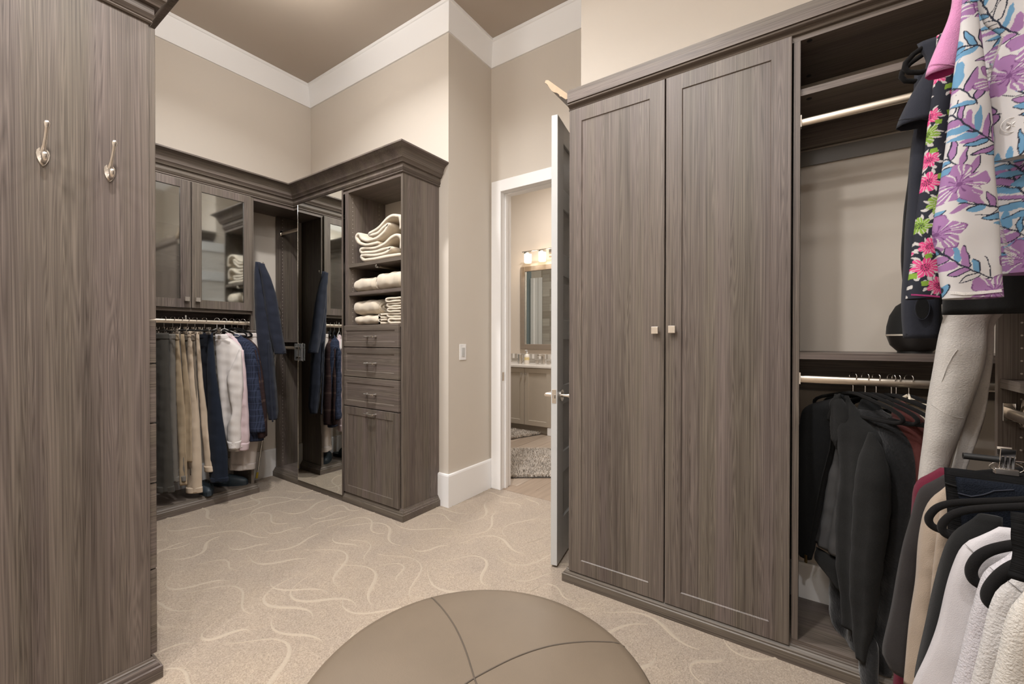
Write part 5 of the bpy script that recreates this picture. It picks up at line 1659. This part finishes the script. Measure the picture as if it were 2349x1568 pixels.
# pink shirt
f2 = FX(1.30)
pk = thing('pink_shirt', 'pink mesh polo shirt with short sleeve behind the printed blouse', 'shirt', f2.pt(0.1, 0, 1.3))
hanger('velvet', f2, ZU + 0.015, 'black velvet hanger holding the pink polo shirt', 'black velvet hangers', half=0.15)
sl = loft('sleeve', f2, [(0.17, 1.99)] + f2.line([(2176, 41), (2151, 97), (2132, 145), (2113.5, 190)]), [(0.11, 1.99)] + f2.line([(2215, 41), (2205, 97), (2196, 145), (2185, 198)]), 0.036, M_pinkk, pk, seed=60, amp=0.001, v0=0.02, taper=0.05, hem=0.05, inner=M_magenta)
hz_ = f2.uz(2113.5, 190)[1]
stitches('hem_stitching', f2, [f2.uz(*p) for p in ((2123, 166), (2150, 168), (2178, 170))], sl, M_pinkk, sl, 30, 0.002)
loft('body', f2, [(0.10, 1.98)] + f2.line([(2200, 150), (2215, 400), (2235, 600), (2247, 704)]), [(-0.2, 1.98), (-0.24, f2.uz(2349, 730)[1])], 0.05, M_pinkk, pk, seed=61, folds=((0.12, 0.010, 0.1, 0.0),), z0=f2.uz(2300, 712)[1], taper=0.1)

# pink flowers on black
f3 = FX(1.42)
dk = thing('dark_floral_top', 'black top printed with hot pink flowers between the blouse and navy sleeve', 'top', f3.pt(0.1, 0, 1.3))
hanger('velvet', f3, ZU + 0.015, 'black velvet hanger holding the black floral top', 'black velvet hangers', half=0.16)
sl = loft('sleeve', f3, [(0.17, 1.95)] + f3.line([(2143, 180), (2134, 242), (2128, 279), (2123, 334), (2117, 382), (2108, 445), (2100, 505), (2093, 554), (2085, 627), (2077, 687)]),
     [(0.08, 1.95)] + f3.line([(2190, 180), (2186, 300), (2180, 450), (2172, 600), (2168, 693)]), 0.028, M_print2, dk, dz=0.0013, du=0.0012, paint=print_dark(3), nback=14, seed=65, amp=0.0008, taper=0.05, sm=4)
stitches('hem_stitching', f3, [f3.uz(*p) for p in ((2086, 677), (2110, 679), (2150, 682))], sl, M_magenta, sl, 36, 0.004)

# navy jacket with thumb-hole cuff, and short navy sleeve in front of it
f4 = FX(1.545)
nj = thing('navy_jacket', 'dark navy running jacket with a thumb-hole cuff', 'jacket', f4.pt(0.1, 0, 1.25))
hanger('velvet', f4, ZU + 0.015, 'black velvet hanger holding the dark navy running jacket', 'black velvet hangers', half=0.215)
sl = loft('sleeve', f4, [(0.19, 1.93)] + f4.line([(2096, 300), (2087, 364), (2081, 457), (2074, 554), (2070, 639), (2066, 716), (2069, 760), (2072, 776)]),
     [(0.08, 1.93)] + f4.line([(2160, 300), (2160, 500), (2160, 640), (2160, 720), (2160, 779)]), 0.035, M_navyk, nj, seed=70, folds=((0.10, 0.006, 0.4, 0.05),), amp=0.0012, v0=0.0, taper=0.06)
bm = bmn()
cu, cz = f4.uz(2109, 708)
vs_ = [bm.verts.new(f4.pt(cu + 0.0125 * math.cos(2 * PI * k / 20), 0.0356, cz + 0.027 * math.sin(2 * PI * k / 20))) for k in range(20)]
vs2 = [bm.verts.new(f4.pt(cu + 0.0125 * math.cos(2 * PI * k / 20), 0.030, cz + 0.027 * math.sin(2 * PI * k / 20))) for k in range(20)]
for k in range(20): bm.faces.new((vs_[k], vs_[(k + 1) % 20], vs2[(k + 1) % 20], vs2[k]))
bm.faces.new(vs_)
th_ = build('thumb_hole', bm, M_blackk, sl, smooth=40)
strip('thumb_hole_seam', f4, [(cu + 0.0140 * math.cos(2 * PI * k / 20), cz + 0.030 * math.sin(2 * PI * k / 20)) for k in range(21)], 0.0010, 0.0350, M_navyk, sl)
stitches('cuff_stitching', f4, [f4.uz(*p) for p in ((2074, 766), (2110, 768), (2157, 767))], sl, M_blackk, sl, 40, 0.002)
f4b = FX(1.50)
nt_ = thing('navy_tee', 'dark navy short-sleeved tee beside the pink polo shirt', 'shirt', f4b.pt(0.1, 0, 1.6))
hanger('velvet', f4b, ZU + 0.015, 'black velvet hanger holding the dark navy tee', 'black velvet hangers', half=0.215)
sl = loft('sleeve', f4b, [(0.195, 1.985)] + f4b.line([(2133, 150), (2103, 194), (2073, 250), (2051, 296)]), [(0.11, 1.985)] + f4b.line([(2170, 150), (2160, 220), (2150, 312)]), 0.035, M_navyk, nt_, seed=74, amp=0.001, v0=0.0, taper=0.05, z0=f4b.uz(2051, 297)[1])
stitches('hem_stitching', f4b, [f4b.uz(*p) for p in ((2059, 281), (2090, 284), (2130, 287))], sl, M_blackk, sl, 40, 0.0015)
loft('body', f4b, [(0.14, 1.97), (0.13, 1.6)], [(-0.2, 1.97), (-0.22, 1.6)], 0.04, M_navyk, nt_, seed=75)

# black cardigan furthest in
f5 = FX(1.580)
bk = thing('black_cardigan', 'black cardigan behind the navy jacket at the end of the rail', 'cardigan', f5.pt(0.1, 0, 1.3))
hanger('velvet', f5, ZU + 0.015, 'black velvet hanger holding the black cardigan', 'black velvet hangers', half=0.16)
loft('body', f5, [(0.17, 1.95)] + f5.line([(2110, 250), (2095, 300), (2087, 365), (2078, 445), (2070, 520), (2065, 578), (2070, 640), (2075, 700)]), [(-0.1, 1.95)] + f5.line([(2200, 300), (2210, 712)]), 0.012, M_blackk, bk, seed=78, amp=0.0015)
f5b = FX(1.235)
hm = thing('black_skirt', 'black skirt whose hem shows under the printed blouse', 'skirt', f5b.pt(0, 0, 1.27))
loft('body', f5b, [(0.15, 1.792)] + f5b.line([(2175, 300), (2168, 550), (2160, 722)]), [(-0.14, 1.792)] + f5b.line([(2420, 300), (2430, 550), (2440, 738)]), 0.02, M_blackk, hm, seed=79, folds=((0.1, 0.004, 0, 0),))
hanger('clip', f5b, ZU + 0.015, 'clip hanger holding the black skirt on the upper rail', 'clip hangers on the right-hand run', half=0.17, barz=1.80)

# ================================================================== lower rail
M_knit = plain('light_grey_waffle_knit', (0.430, 0.410, 0.385), 0.95, var=0.10, scale=200, bump=0.55, bscale=300, sheen=0.1, spec=0.1)
M_burg = fabric('burgundy_jersey', (0.105, 0.014, 0.028)); M_char = fabric('charcoal_jersey', (0.026, 0.023, 0.0225)); M_beigek = fabric('beige_cashmere', (0.300, 0.240, 0.185), bump=0.5, bscale=700, sheen=0.15)
M_wht = fabric('white_jersey', (0.430, 0.410, 0.420)); M_wht2 = plain('white_ripple_knit', (0.420, 0.400, 0.420), 0.9, var=0.14, scale=280, bump=0.9, bscale=380, sheen=0.2, spec=0.15)
M_wht3 = plain('white_dimple_knit', (0.430, 0.412, 0.400), 0.9, var=0.14, scale=240, bump=1.0, bscale=300, sheen=0.2, spec=0.15); M_crm = plain('cream_quilted_knit', (0.450, 0.425, 0.390), 0.9, var=0.12, scale=260, bump=1.0, bscale=360, sheen=0.2, spec=0.15)
M_blkrib = plain('black_ribbed_knit', (0.0065, 0.0065, 0.0068), 0.95, spec=0.1, var=0.5, scale=1.0, stretch=(20, 20, 520), bump=1.0, bscale=1.0)
M_navw = plain('navy_waffle', (0.0075, 0.0095, 0.0145), 0.95, spec=0.1, var=0.4, scale=420, bump=1.0, bscale=420)

f = FX(1.455)
gp = thing('knit_trousers', 'light grey waffle-knit trousers hanging by the dark panel', 'trousers', f.pt(0.1, 0, 0.7))
hanger('clip', f, ZU + 0.015, 'clip hanger holding the light grey knit trousers', 'clip hangers on the right-hand run', half=0.18, clips=(0.04, 0.15), barz=1.62)
loft('leg', f, [(0.02, 1.60), (0.03, 1.35)] + f.line([(2250, 722), (2240, 850), (2222, 930), (2203, 1000), (2185, 1070), (2160, 1160)]), [(-0.12, 1.60), (-0.05, 1.35)] + f.line([(2284, 722), (2281, 814), (2264, 948), (2240, 1020), (2218, 1078), (2195, 1160)]), 0.028, M_knit, gp, seed=81, folds=((0.07, 0.005, 0, 0.1),), amp=0.001, v0=-0.004)
lg = loft('leg', f, [(0.15, 1.60), (0.14, 1.35)] + f.line([(2160, 722), (2144, 784), (2136, 830), (2126, 894), (2116, 961), (2109, 1028), (2102, 1092), (2086, 1190)]), [(0.01, 1.60), (0.02, 1.35)] + f.line([(2262, 722), (2257, 814), (2242, 873), (2213, 953), (2184, 1028), (2165, 1090), (2140, 1190)]), 0.035, M_knit, gp, seed=80, folds=((0.12, 0.005, 0.6, 0.08),), amp=0.0012, v0=0.022)
strip('knee_seam', f, [f.uz(*p) for p in ((2127, 922), (2150, 938), (2175, 948), (2198, 953))], 0.0008, lg, M_knit, lg)
strip('pocket_seam', f, [f.uz(*p) for p in ((2181, 800), (2170, 815), (2158, 840), (2148, 870))], 0.0009, lg, M_knit, lg)

BODY = {}
M_seam = fabric('grey_seam', (0.25, 0.24, 0.24))
def top(nm, label, cat, x, left, m, hang=None, zrow=None, t=0.03, right_u=-0.22, seed=0, shoulder=None, v0=0.0, folds=True, z1=None, z0=None, dz=0.010, du=0.012, right=None, hlabel=None):
    f = FX(x)
    Lp = f.line(left)
    zt, zbm = max(p[1] for p in Lp), min(p[1] for p in Lp)
    root = thing(nm, label, cat, f.pt(Lp[-1][0], 0, zbm))
    if hlabel:
        hanger('velvet', f, ZL + 0.015, hlabel, 'black velvet hangers', half=0.14, drop=0.05, neck=0.10)
    Rp = f.line(right) if right else [(right_u, zt + 0.001), (right_u, zbm)]
    fo = ((0.10, 0.008, 0.4 + seed, 0.03), (0.045, 0.003, seed * 1.3, -0.02)) if folds else ()
    o = loft('body', f, Lp, Rp, t, m, root, seed=seed, folds=fo, amp=0.0010, v0=v0, taper=0.05, dz=dz, du=du)
    BODY[root.name] = o
    return root, f

top('burgundy_top', 'burgundy long-sleeved top behind the charcoal jacket', 'shirt', 1.37, [(2175, 1074), (2140, 1079), (2109, 1091), (2095, 1111), (2091, 1150), (2085, 1220), (2070, 1350), (2058, 1470), (2049, 1560), (2047, 1600)], M_burg, seed=84, hlabel='black velvet hanger holding the burgundy top')
top('charcoal_jacket', 'charcoal jacket with a long hanging sleeve on the lower rail', 'jacket', 1.32, [(2185, 1090), (2150, 1095), (2125, 1102), (2111, 1112), (2101, 1140), (2090, 1180), (2071, 1240), (2058, 1313), (2040, 1407), (2021, 1494), (2026, 1518), (2050, 1536)], M_char, seed=86, t=0.034, hlabel='black velvet hanger holding the charcoal jacket')
rt, f = top('beige_cardigan', 'beige cashmere cardigan between the charcoal jacket and black dress', 'cardigan', 1.25, [(2190, 1108), (2168, 1115), (2141, 1133), (2120, 1160), (2111, 1201), (2106, 1240), (2100, 1320), (2089, 1395), (2077, 1500), (2071, 1580)], M_beigek, seed=88, t=0.028, right=[(2190, 1107), (2200, 1230), (2160, 1380), (2130, 1480), (2110, 1580)], hlabel='black velvet hanger holding the beige cardigan')
loft('sleeve', f, f.line([(2150, 1140), (2140, 1210), (2130, 1300), (2122, 1400), (2115, 1460)]), f.line([(2180, 1130), (2175, 1230), (2158, 1290), (2135, 1385), (2117, 1462)]), 0.016, M_beigek, rt, v0=0.030, seed=89)

f = FX(1.175)
sk = thing('black_skirt', 'black ribbed skirt clipped by its waistband on the lower rail', 'skirt', f.pt(0.1, 0, 0.6))
hanger('clip', f, ZL + 0.015, 'chrome clip hanger with black rubber ends on the lower rail', 'clip hangers on the right-hand run', half=f.uz(2209, 1046)[0], clips=(f.uz(2308, 1066)[0], -0.12), barz=f.uz(2240, 1048)[1])
b_ = loft('body', f, f.line([(2165, 1071), (2167, 1106), (2172, 1150), (2176, 1300), (2180, 1420)]), [(-0.20, 1.0), (-0.2, 0.6)], 0.020, M_blkrib, sk, seed=90, folds=((0.09, 0.004, 0, 0.0),), z1=f.uz(2165, 1071)[1])
strip('waist_seam', f, [f.uz(*p) for p in ((2167, 1106), (2190, 1112), (2230, 1112), (2290, 1108))], 0.0014, b_, M_blackk, b_)
f = FX(1.150)
sk = thing('navy_skirt', 'navy waffle skirt folded over in front of the black skirt', 'skirt', f.pt(0.1, 0, 0.7))
b_ = loft('body', f, f.line([(2187, 1091), (2192, 1110), (2197, 1130), (2203, 1180), (2206, 1240)]), [(-0.19, 1.0), (-0.19, 0.7)], 0.012, M_navw, sk, seed=91, folds=((0.12, 0.004, 0.5, 0.0),), z1=f.uz(2187, 1091)[1], v0=0.004)
strip('waist_seam', f, [f.uz(*p) for p in ((2196, 1129), (2225, 1135), (2250, 1130), (2275, 1121), (2320, 1119))], 0.0014, b_, M_navyk, b_)

def velvet_px(x, pts, label, r=0.0065):
    """velvet hanger whose left shoulder loop follows the photograph; symmetric about the rail"""
    f = FX(x)
    t = thing('velvet_hanger', label, 'hanger', f.pt(0, 0, 0.87), 'black velvet hangers')
    P = [f.uz(*p) for p in pts]
    bm = bmn(); hook_geo(bm, f, ZL + 0.015, neck=0.075); build('hook', bm, M_chrome, t, smooth=80)
    zn = ZL - 0.06
    full = [(0.0, zn)] + P + [(0.0, P[-1][1])] + [(-u, z) for u, z in P[::-1]] + [(0.0, zn)]
    # soften the path
    for _ in range(2):
        nw = [full[0]]
        for a, b in zip(full, full[1:]):
            nw.append((a[0] * 0.75 + b[0] * 0.25, a[1] * 0.75 + b[1] * 0.25)); nw.append((a[0] * 0.25 + b[0] * 0.75, a[1] * 0.25 + b[1] * 0.75))
        nw.append(full[-1]); full = nw
    bm = bmn(); tube(bm, [f.pt(u, 0, z) for u, z in full], r, 10); build('arms', bm, M_velvet, t, smooth=80)
    return f
velvet_px(1.135, [(2349, 1147), (2233, 1150), (2180, 1153), (2150, 1162), (2134, 1178), (2129, 1190), (2134, 1203), (2150, 1213), (2190, 1225)], 'empty black velvet hanger nearest the beige cardigan')
velvet_px(1.075, [(2320, 1162), (2260, 1165), (2215, 1169), (2182, 1180), (2163, 1197), (2159, 1211), (2168, 1225), (2190, 1233), (2230, 1238)], 'black velvet hanger holding the black dress')
top('black_dress', 'plain black dress hanging between the beige cardigan and white top', 'dress', 1.06, [(2260, 1180), (2222, 1190), (2198, 1205), (2178, 1222), (2168, 1245), (2156, 1285), (2131, 1380), (2116, 1453), (2093, 1567), (2088, 1600)], M_blackk, seed=93, t=0.018, right=[(2300, 1180), (2300, 1300), (2260, 1420), (2240, 1600)])
rt, f = top('white_top', 'plain white long-sleeved top with shoulder seam', 'shirt', 0.985, [(2320, 1212), (2303, 1215), (2262, 1217), (2232, 1226), (2207, 1240), (2192, 1275), (2176, 1322), (2150, 1430), (2122, 1507), (2093, 1566), (2084, 1600)], M_wht, seed=94, t=0.024, right_u=-0.16)
strip('shoulder_seam', f, [f.uz(*p) for p in ((2211, 1244), (2222, 1254), (2240, 1271))], 0.0006, BODY[rt.name], M_seam, rt)
velvet_px(0.945, [(2349, 1246), (2306, 1252), (2270, 1261), (2244, 1276), (2229, 1298), (2227, 1316), (2236, 1334), (2262, 1346)], 'black velvet hanger holding the white rippled top', r=0.0075)
rt, f = top('rippled_white_top', 'white ripple-textured top in the middle of the three nearest', 'shirt', 0.905, [(2349, 1265), (2315, 1273), (2285, 1280), (2262, 1290), (2247, 1324), (2238, 1362), (2220, 1427), (2202, 1500), (2182, 1566), (2174, 1600)], M_wht2, seed=95, t=0.020, right_u=-0.10)
strip('shoulder_seam', f, [f.uz(*p) for p in ((2266, 1295), (2275, 1303), (2290, 1318))], 0.0006, BODY[rt.name], M_seam, rt)
velvet_px(0.855, [(2380, 1280), (2330, 1296), (2296, 1318), (2271, 1348), (2265, 1368), (2272, 1384), (2300, 1400)], 'black velvet hanger holding the dimpled white top', r=0.0080)
rt, f = top('dimpled_white_top', 'white dimple-knit top just behind the cream one', 'shirt', 0.825, [(2380, 1306), (2349, 1313), (2322, 1318), (2303, 1326), (2284, 1350), (2268, 1380), (2256, 1437), (2242, 1507), (2227, 1566), (2220, 1600)], M_wht3, seed=96, t=0.018, right_u=-0.10)
strip('shoulder_seam', f, [f.uz(*p) for p in ((2309, 1329), (2325, 1340), (2345, 1357))], 0.0006, BODY[rt.name], M_seam, rt)
top('cream_quilted_top', 'cream quilted top nearest the camera', 'shirt', 0.765, [(2380, 1340), (2349, 1352), (2328, 1370), (2311, 1402), (2303, 1420), (2296, 1450), (2289, 1490), (2271, 1566), (2264, 1600)], M_crm, seed=97, t=0.020, right_u=-0.08)
f = FX(0.80)
sk = thing('black_skirt', 'black ribbed skirt draped over the white tops at the right edge', 'skirt', f.pt(0.2, 0, 0.85))
loft('body', f, f.line([(2303, 1160), (2305, 1206), (2301, 1211), (2309, 1246), (2301, 1290), (2293, 1306)]), [(-0.1, 1.0), (-0.1, 0.8)], 0.012, M_blkrib, sk, seed=98, z1=f.uz(2303, 1160)[1], v0=0.02, dz=0.005, sm=1, hem=0.01)

# coat hook on the dark gable at the right edge
def gable_hook(y, z):
    bm = bmn()
    tube(bm, [(GX, y, z), (GX - 0.02, y, z - 0.012), (GX - 0.034, y, z - 0.004), (GX - 0.038, y, z + 0.012)], [0.006, 0.006, 0.006, 0.009], 12)
    tube(bm, [(GX, y, z + 0.01), (GX - 0.025, y, z + 0.03), (GX - 0.045, y, z + 0.06)], [0.008, 0.006, 0.009], 12)
    build('coat_hook', bm, M_nickel, rr, smooth=80)
gable_hook(*(lambda p: (p.y, p.z))(at(2340, 965, 0, GX)))

# ================================================================== COATS IN THE OPEN BAY
ZW = 1.070
AX_ = 34.1                          # hangers stand at an angle to the rail
def CF(pxx, dx_=0.0):
    y = at(pxx, 860, 0, 1.98).y
    return Frame(1.98 + dx_, y, AX_)
M_wool = fabric('black_wool', (0.0075, 0.0080, 0.0085), bump=0.8, bscale=600); M_wool2 = fabric('charcoal_wool', (0.0115, 0.0115, 0.0112), bump=0.9, bscale=600, var=0.2)
M_lin = plain('grey_satin_lining', (0.085, 0.085, 0.086), 0.35, var=0.25, scale=9, spec=0.5); M_gold = plain('brass_zip', (0.55, 0.38, 0.16), 0.3, 1.0)
M_red = fabric('dusty_red_velvet', (0.095, 0.030, 0.027), sheen=0.1); M_satin = plain('ivory_satin', (0.58, 0.51, 0.40), 0.3, var=0.15, scale=20)
def lim(fr, pts, umax):
    return [(min(u, umax), z) for u, z in fr.line(pts)]
def coat_hanger(pxx, label):
    f = CF(pxx)
    hanger('wood', f, ZW + 0.015, label, 'dark coat hangers in the open bay', half=0.20, drop=0.06)
    return f

f = coat_hanger(1957, 'dark hanger in the zipped black jacket at the left of the bay')
c1 = thing('black_jacket', 'black zipped jacket with open grey lining at the left of the bay', 'jacket', f.pt(0.1, 0, 0.45))
loft('front_panel', f, lim(f, [(1946, 905), (1919, 916), (1885, 922), (1865, 929), (1858, 945), (1850, 1000), (1832, 1097), (1820, 1205), (1819, 1245), (1843, 1259), (1858, 1279)], 0.268),
     f.line([(1950, 904), (1944, 940), (1930, 968), (1921, 1031), (1903, 1097), (1890, 1158), (1872, 1250), (1866, 1284)]), 0.045, M_wool, c1, seed=101, folds=((0.12, 0.006, 0.3, 0.02),), amp=0.001, v0=0.02, taper=0.06)
loft('back_panel', f, f.line([(1950, 904), (1935, 980), (1925, 1050), (1905, 1130), (1885, 1240), (1875, 1290)]), f.line([(1954, 903), (1990, 940), (2005, 1050), (1990, 1150), (1975, 1290), (1950, 1378)]), 0.03, M_wool, c1, seed=102, v0=-0.05)
loft('lining', f, f.line([(1930, 955), (1915, 1040), (1895, 1110), (1880, 1180), (1866, 1240)]), f.line([(1960, 955), (1972, 1040), (1975, 1120), (1965, 1200), (1950, 1300)]), 0.018, M_lin, c1, seed=103, folds=((0.06, 0.007, 0.2, 0.15),), amp=0.002, v0=-0.005, z0=f.uz(1900, 1262)[1])
loft('collar', f, f.line([(1950, 902), (1934, 910), (1922, 935), (1916, 960)]), f.line([(1952, 903), (1946, 930), (1937, 955), (1928, 968)]), 0.03, M_wool2, c1, seed=104, v0=0.035, dz=0.006)
loft('waist_band', f, f.line([(1872, 1253), (1870, 1285), (1900, 1310), (1925, 1345)]), f.line([(1925, 1250), (1935, 1290), (1943, 1340), (1948, 1376)]), 0.022, M_wool2, c1, seed=105, v0=0.0, dz=0.006)
strip('zip', f, [f.uz(*p) for p in ((1930, 970), (1921, 1031), (1903, 1097), (1890, 1158), (1872, 1250))], 0.002, 0.03, M_blackk, c1)
bm = bmn(); u_, z_ = f.uz(1868, 1281); obox(bm, f.pt(u_, 0.035, z_), f.w, f.n, (0, 0, 1), 0.006, 0.003, 0.016, 0.001); build('zip_pull', bm, M_gold, c1)

f = coat_hanger(1985, 'dark hanger in the charcoal wool coat')
c2 = thing('charcoal_coat', 'long charcoal wool coat with ribbed collar in front of the bay', 'coat', f.pt(-0.1, 0, 0.35))
loft('body', f, f.line([(1957, 906), (1950, 960), (1946, 1000), (1955, 1040), (1964, 1085), (1956, 1130), (1947, 1190), (1955, 1290), (1961, 1360), (1962, 1432), (1967, 1450)]),
     f.line([(1960, 905), (1985, 938), (2010, 975), (2035, 1000), (2042, 1100), (2035, 1250), (2020, 1400), (2006, 1466)]), 0.05, M_wool2, c2, seed=110, folds=((0.13, 0.010, 0.1, 0.03), (0.06, 0.004, 0.4, 0.02)), amp=0.0015, v0=0.03, taper=0.06)
loft('sleeve', f, f.line([(2038, 990), (2018, 1030), (2012, 1100), (2010, 1180), (2004, 1260), (2002, 1350), (2003, 1480), (2008, 1522)]), f.line([(2042, 990), (2060, 1012), (2070, 1040), (2080, 1100), (2077, 1173), (2060, 1298), (2040, 1422), (2026, 1512), (2022, 1522)]), 0.038, M_wool2, c2, seed=111, folds=((0.10, 0.010, 0.2, 0.1),), amp=0.002, v0=0.062, taper=0.16)
loft('collar', f, f.line([(1953, 903), (1948, 935), (1945, 970), (1948, 1000), (1958, 1030)]), f.line([(1962, 904), (1980, 935), (1990, 965), (1982, 1005), (1962, 1032)]), 0.020, M_wool2, c2, seed=112, folds=((0.012, 0.0015, 0, 0.6),), v0=0.062, dz=0.005, du=0.006, hem=0.0)
f = coat_hanger(2010, 'dark hanger in the curly black coat')
c3 = thing('curly_coat', 'curly black astrakhan coat behind the charcoal coat', 'coat', f.pt(-0.1, 0, 0.3))
M_curl = plain('black_curly_pile', (0.0075, 0.0075, 0.0080), 0.9, spec=0.15, var=0.6, scale=120, bump=1.0, bscale=110, sheen=0.3)
loft('body', f, f.line([(1985, 925), (1960, 960), (1930, 1050), (1915, 1200), (1906, 1340), (1909, 1407), (1925, 1441), (1946, 1463)]), f.line([(1995, 922), (2020, 940), (2049, 966), (2082, 999), (2095, 1042), (2101, 1100), (2090, 1200), (2075, 1330), (2050, 1480), (2045, 1540)]), 0.04, M_curl, c3, seed=115, folds=((0.12, 0.008, 0, 0.02),), amp=0.003, v0=0.0, z0=f.uz(1946, 1466)[1])
loft('tail', f, f.line([(2012, 1440), (2012, 1500), (2015, 1568), (2020, 1600)]), f.line([(2045, 1440), (2055, 1500), (2052, 1568), (2055, 1600)]), 0.02, M_curl, c3, seed=116, v0=0.06)
f = coat_hanger(2045, 'dark hanger in the dusty red jacket')
c4 = thing('red_jacket', 'dusty red velvet jacket near the end of the bay rail', 'jacket', f.pt(-0.1, 0, 0.6))
loft('body', f, f.line([(2052, 917), (2050, 935), (2060, 980), (2070, 1060), (2075, 1150)]), f.line([(2058, 915), (2090, 935), (2114, 952), (2130, 1010), (2135, 1150)]), 0.035, M_red, c4, seed=120, taper=0.05)
f = CF(2056)
hanger('wood', f, ZW + 0.015, 'padded dark hanger at the right of the bay rail', 'dark coat hangers in the open bay', half=0.20, drop=0.07)
f = CF(2085)
hanger('wood', f, ZW + 0.015, 'dark hanger holding the ivory satin top', 'dark coat hangers in the open bay', half=0.17, drop=0.05)
c6 = thing('satin_top', 'ivory satin top with a bow on the bay rail', 'top', f.pt(-0.08, 0, 0.8))
loft('body', f, f.line([(2088, 920), (2080, 935), (2092, 950), (2100, 1010), (2096, 1064)]), f.line([(2105, 917), (2140, 925), (2150, 950), (2140, 1010), (2135, 1064)]), 0.03, M_satin, c6, seed=122, folds=((0.05, 0.006, 0, 0.1),), amp=0.003)
bm = bmn(); p = [f.uz(*q) for q in ((2100, 925), (2094, 912), (2104, 906), (2112, 915), (2102, 924))]; tube(bm, [f.pt(u, 0.03, z) for u, z in p], [0.004, 0.009, 0.006, 0.009, 0.004], 8); build('bow', bm, M_satin, c6, smooth=80)

# dark rounded cap on the shelf of the bay
cc = at(2098, 775, 0, 2.12)
zs_ = 1.1725
cp = thing('cap', 'dark rounded cap with a pale band on the bay shelf', 'cap', (cc.x, cc.y, zs_))
M_cap = fabric('black_felt', (0.020, 0.020, 0.0195)); M_capb = plain('black_leather_bowl', (0.016, 0.014, 0.013), 0.35)
zr_ = at(2036, 769, 0, 2.12).z
R_ = abs(at(2032, 769, 0, 2.12).y - cc.y)
bm = bmn(); lathe(bm, [(R_, 0.0), (R_ * 0.98, 0.03), (R_ * 0.88, 0.07), (R_ * 0.66, 0.105), (R_ * 0.35, 0.124), (0.003, 0.13)], (cc.x, cc.y, zr_ + 0.004), 40); dm = build('crown', bm, M_cap, cp, smooth=70)
bm = bmn(); lathe(bm, [(R_ * 1.004, -0.002), (R_ * 1.012, 0.0), (R_ * 1.004, 0.004)], (cc.x, cc.y, zr_), 40, cap=False); build('band', bm, plain('pale_rim', (0.55, 0.50, 0.42), 0.5), cp, smooth=70)
bm = bmn(); lathe(bm, [(R_ * 0.55, zs_ - zr_ + 0.006), (R_ * 0.62, zs_ - zr_ + 0.008), (R_ * 0.86, (zs_ - zr_) * 0.55), (R_ * 0.99, -0.001)], (cc.x, cc.y, zr_), 40); build('bowl', bm, M_capb, cp, smooth=70)
bm = bmn(); lathe(bm, [(R_ * 0.60, 0.0), (R_ * 0.60, 0.007)], (cc.x, cc.y, zs_), 32); build('foot', bm, M_black, cp, smooth=40)
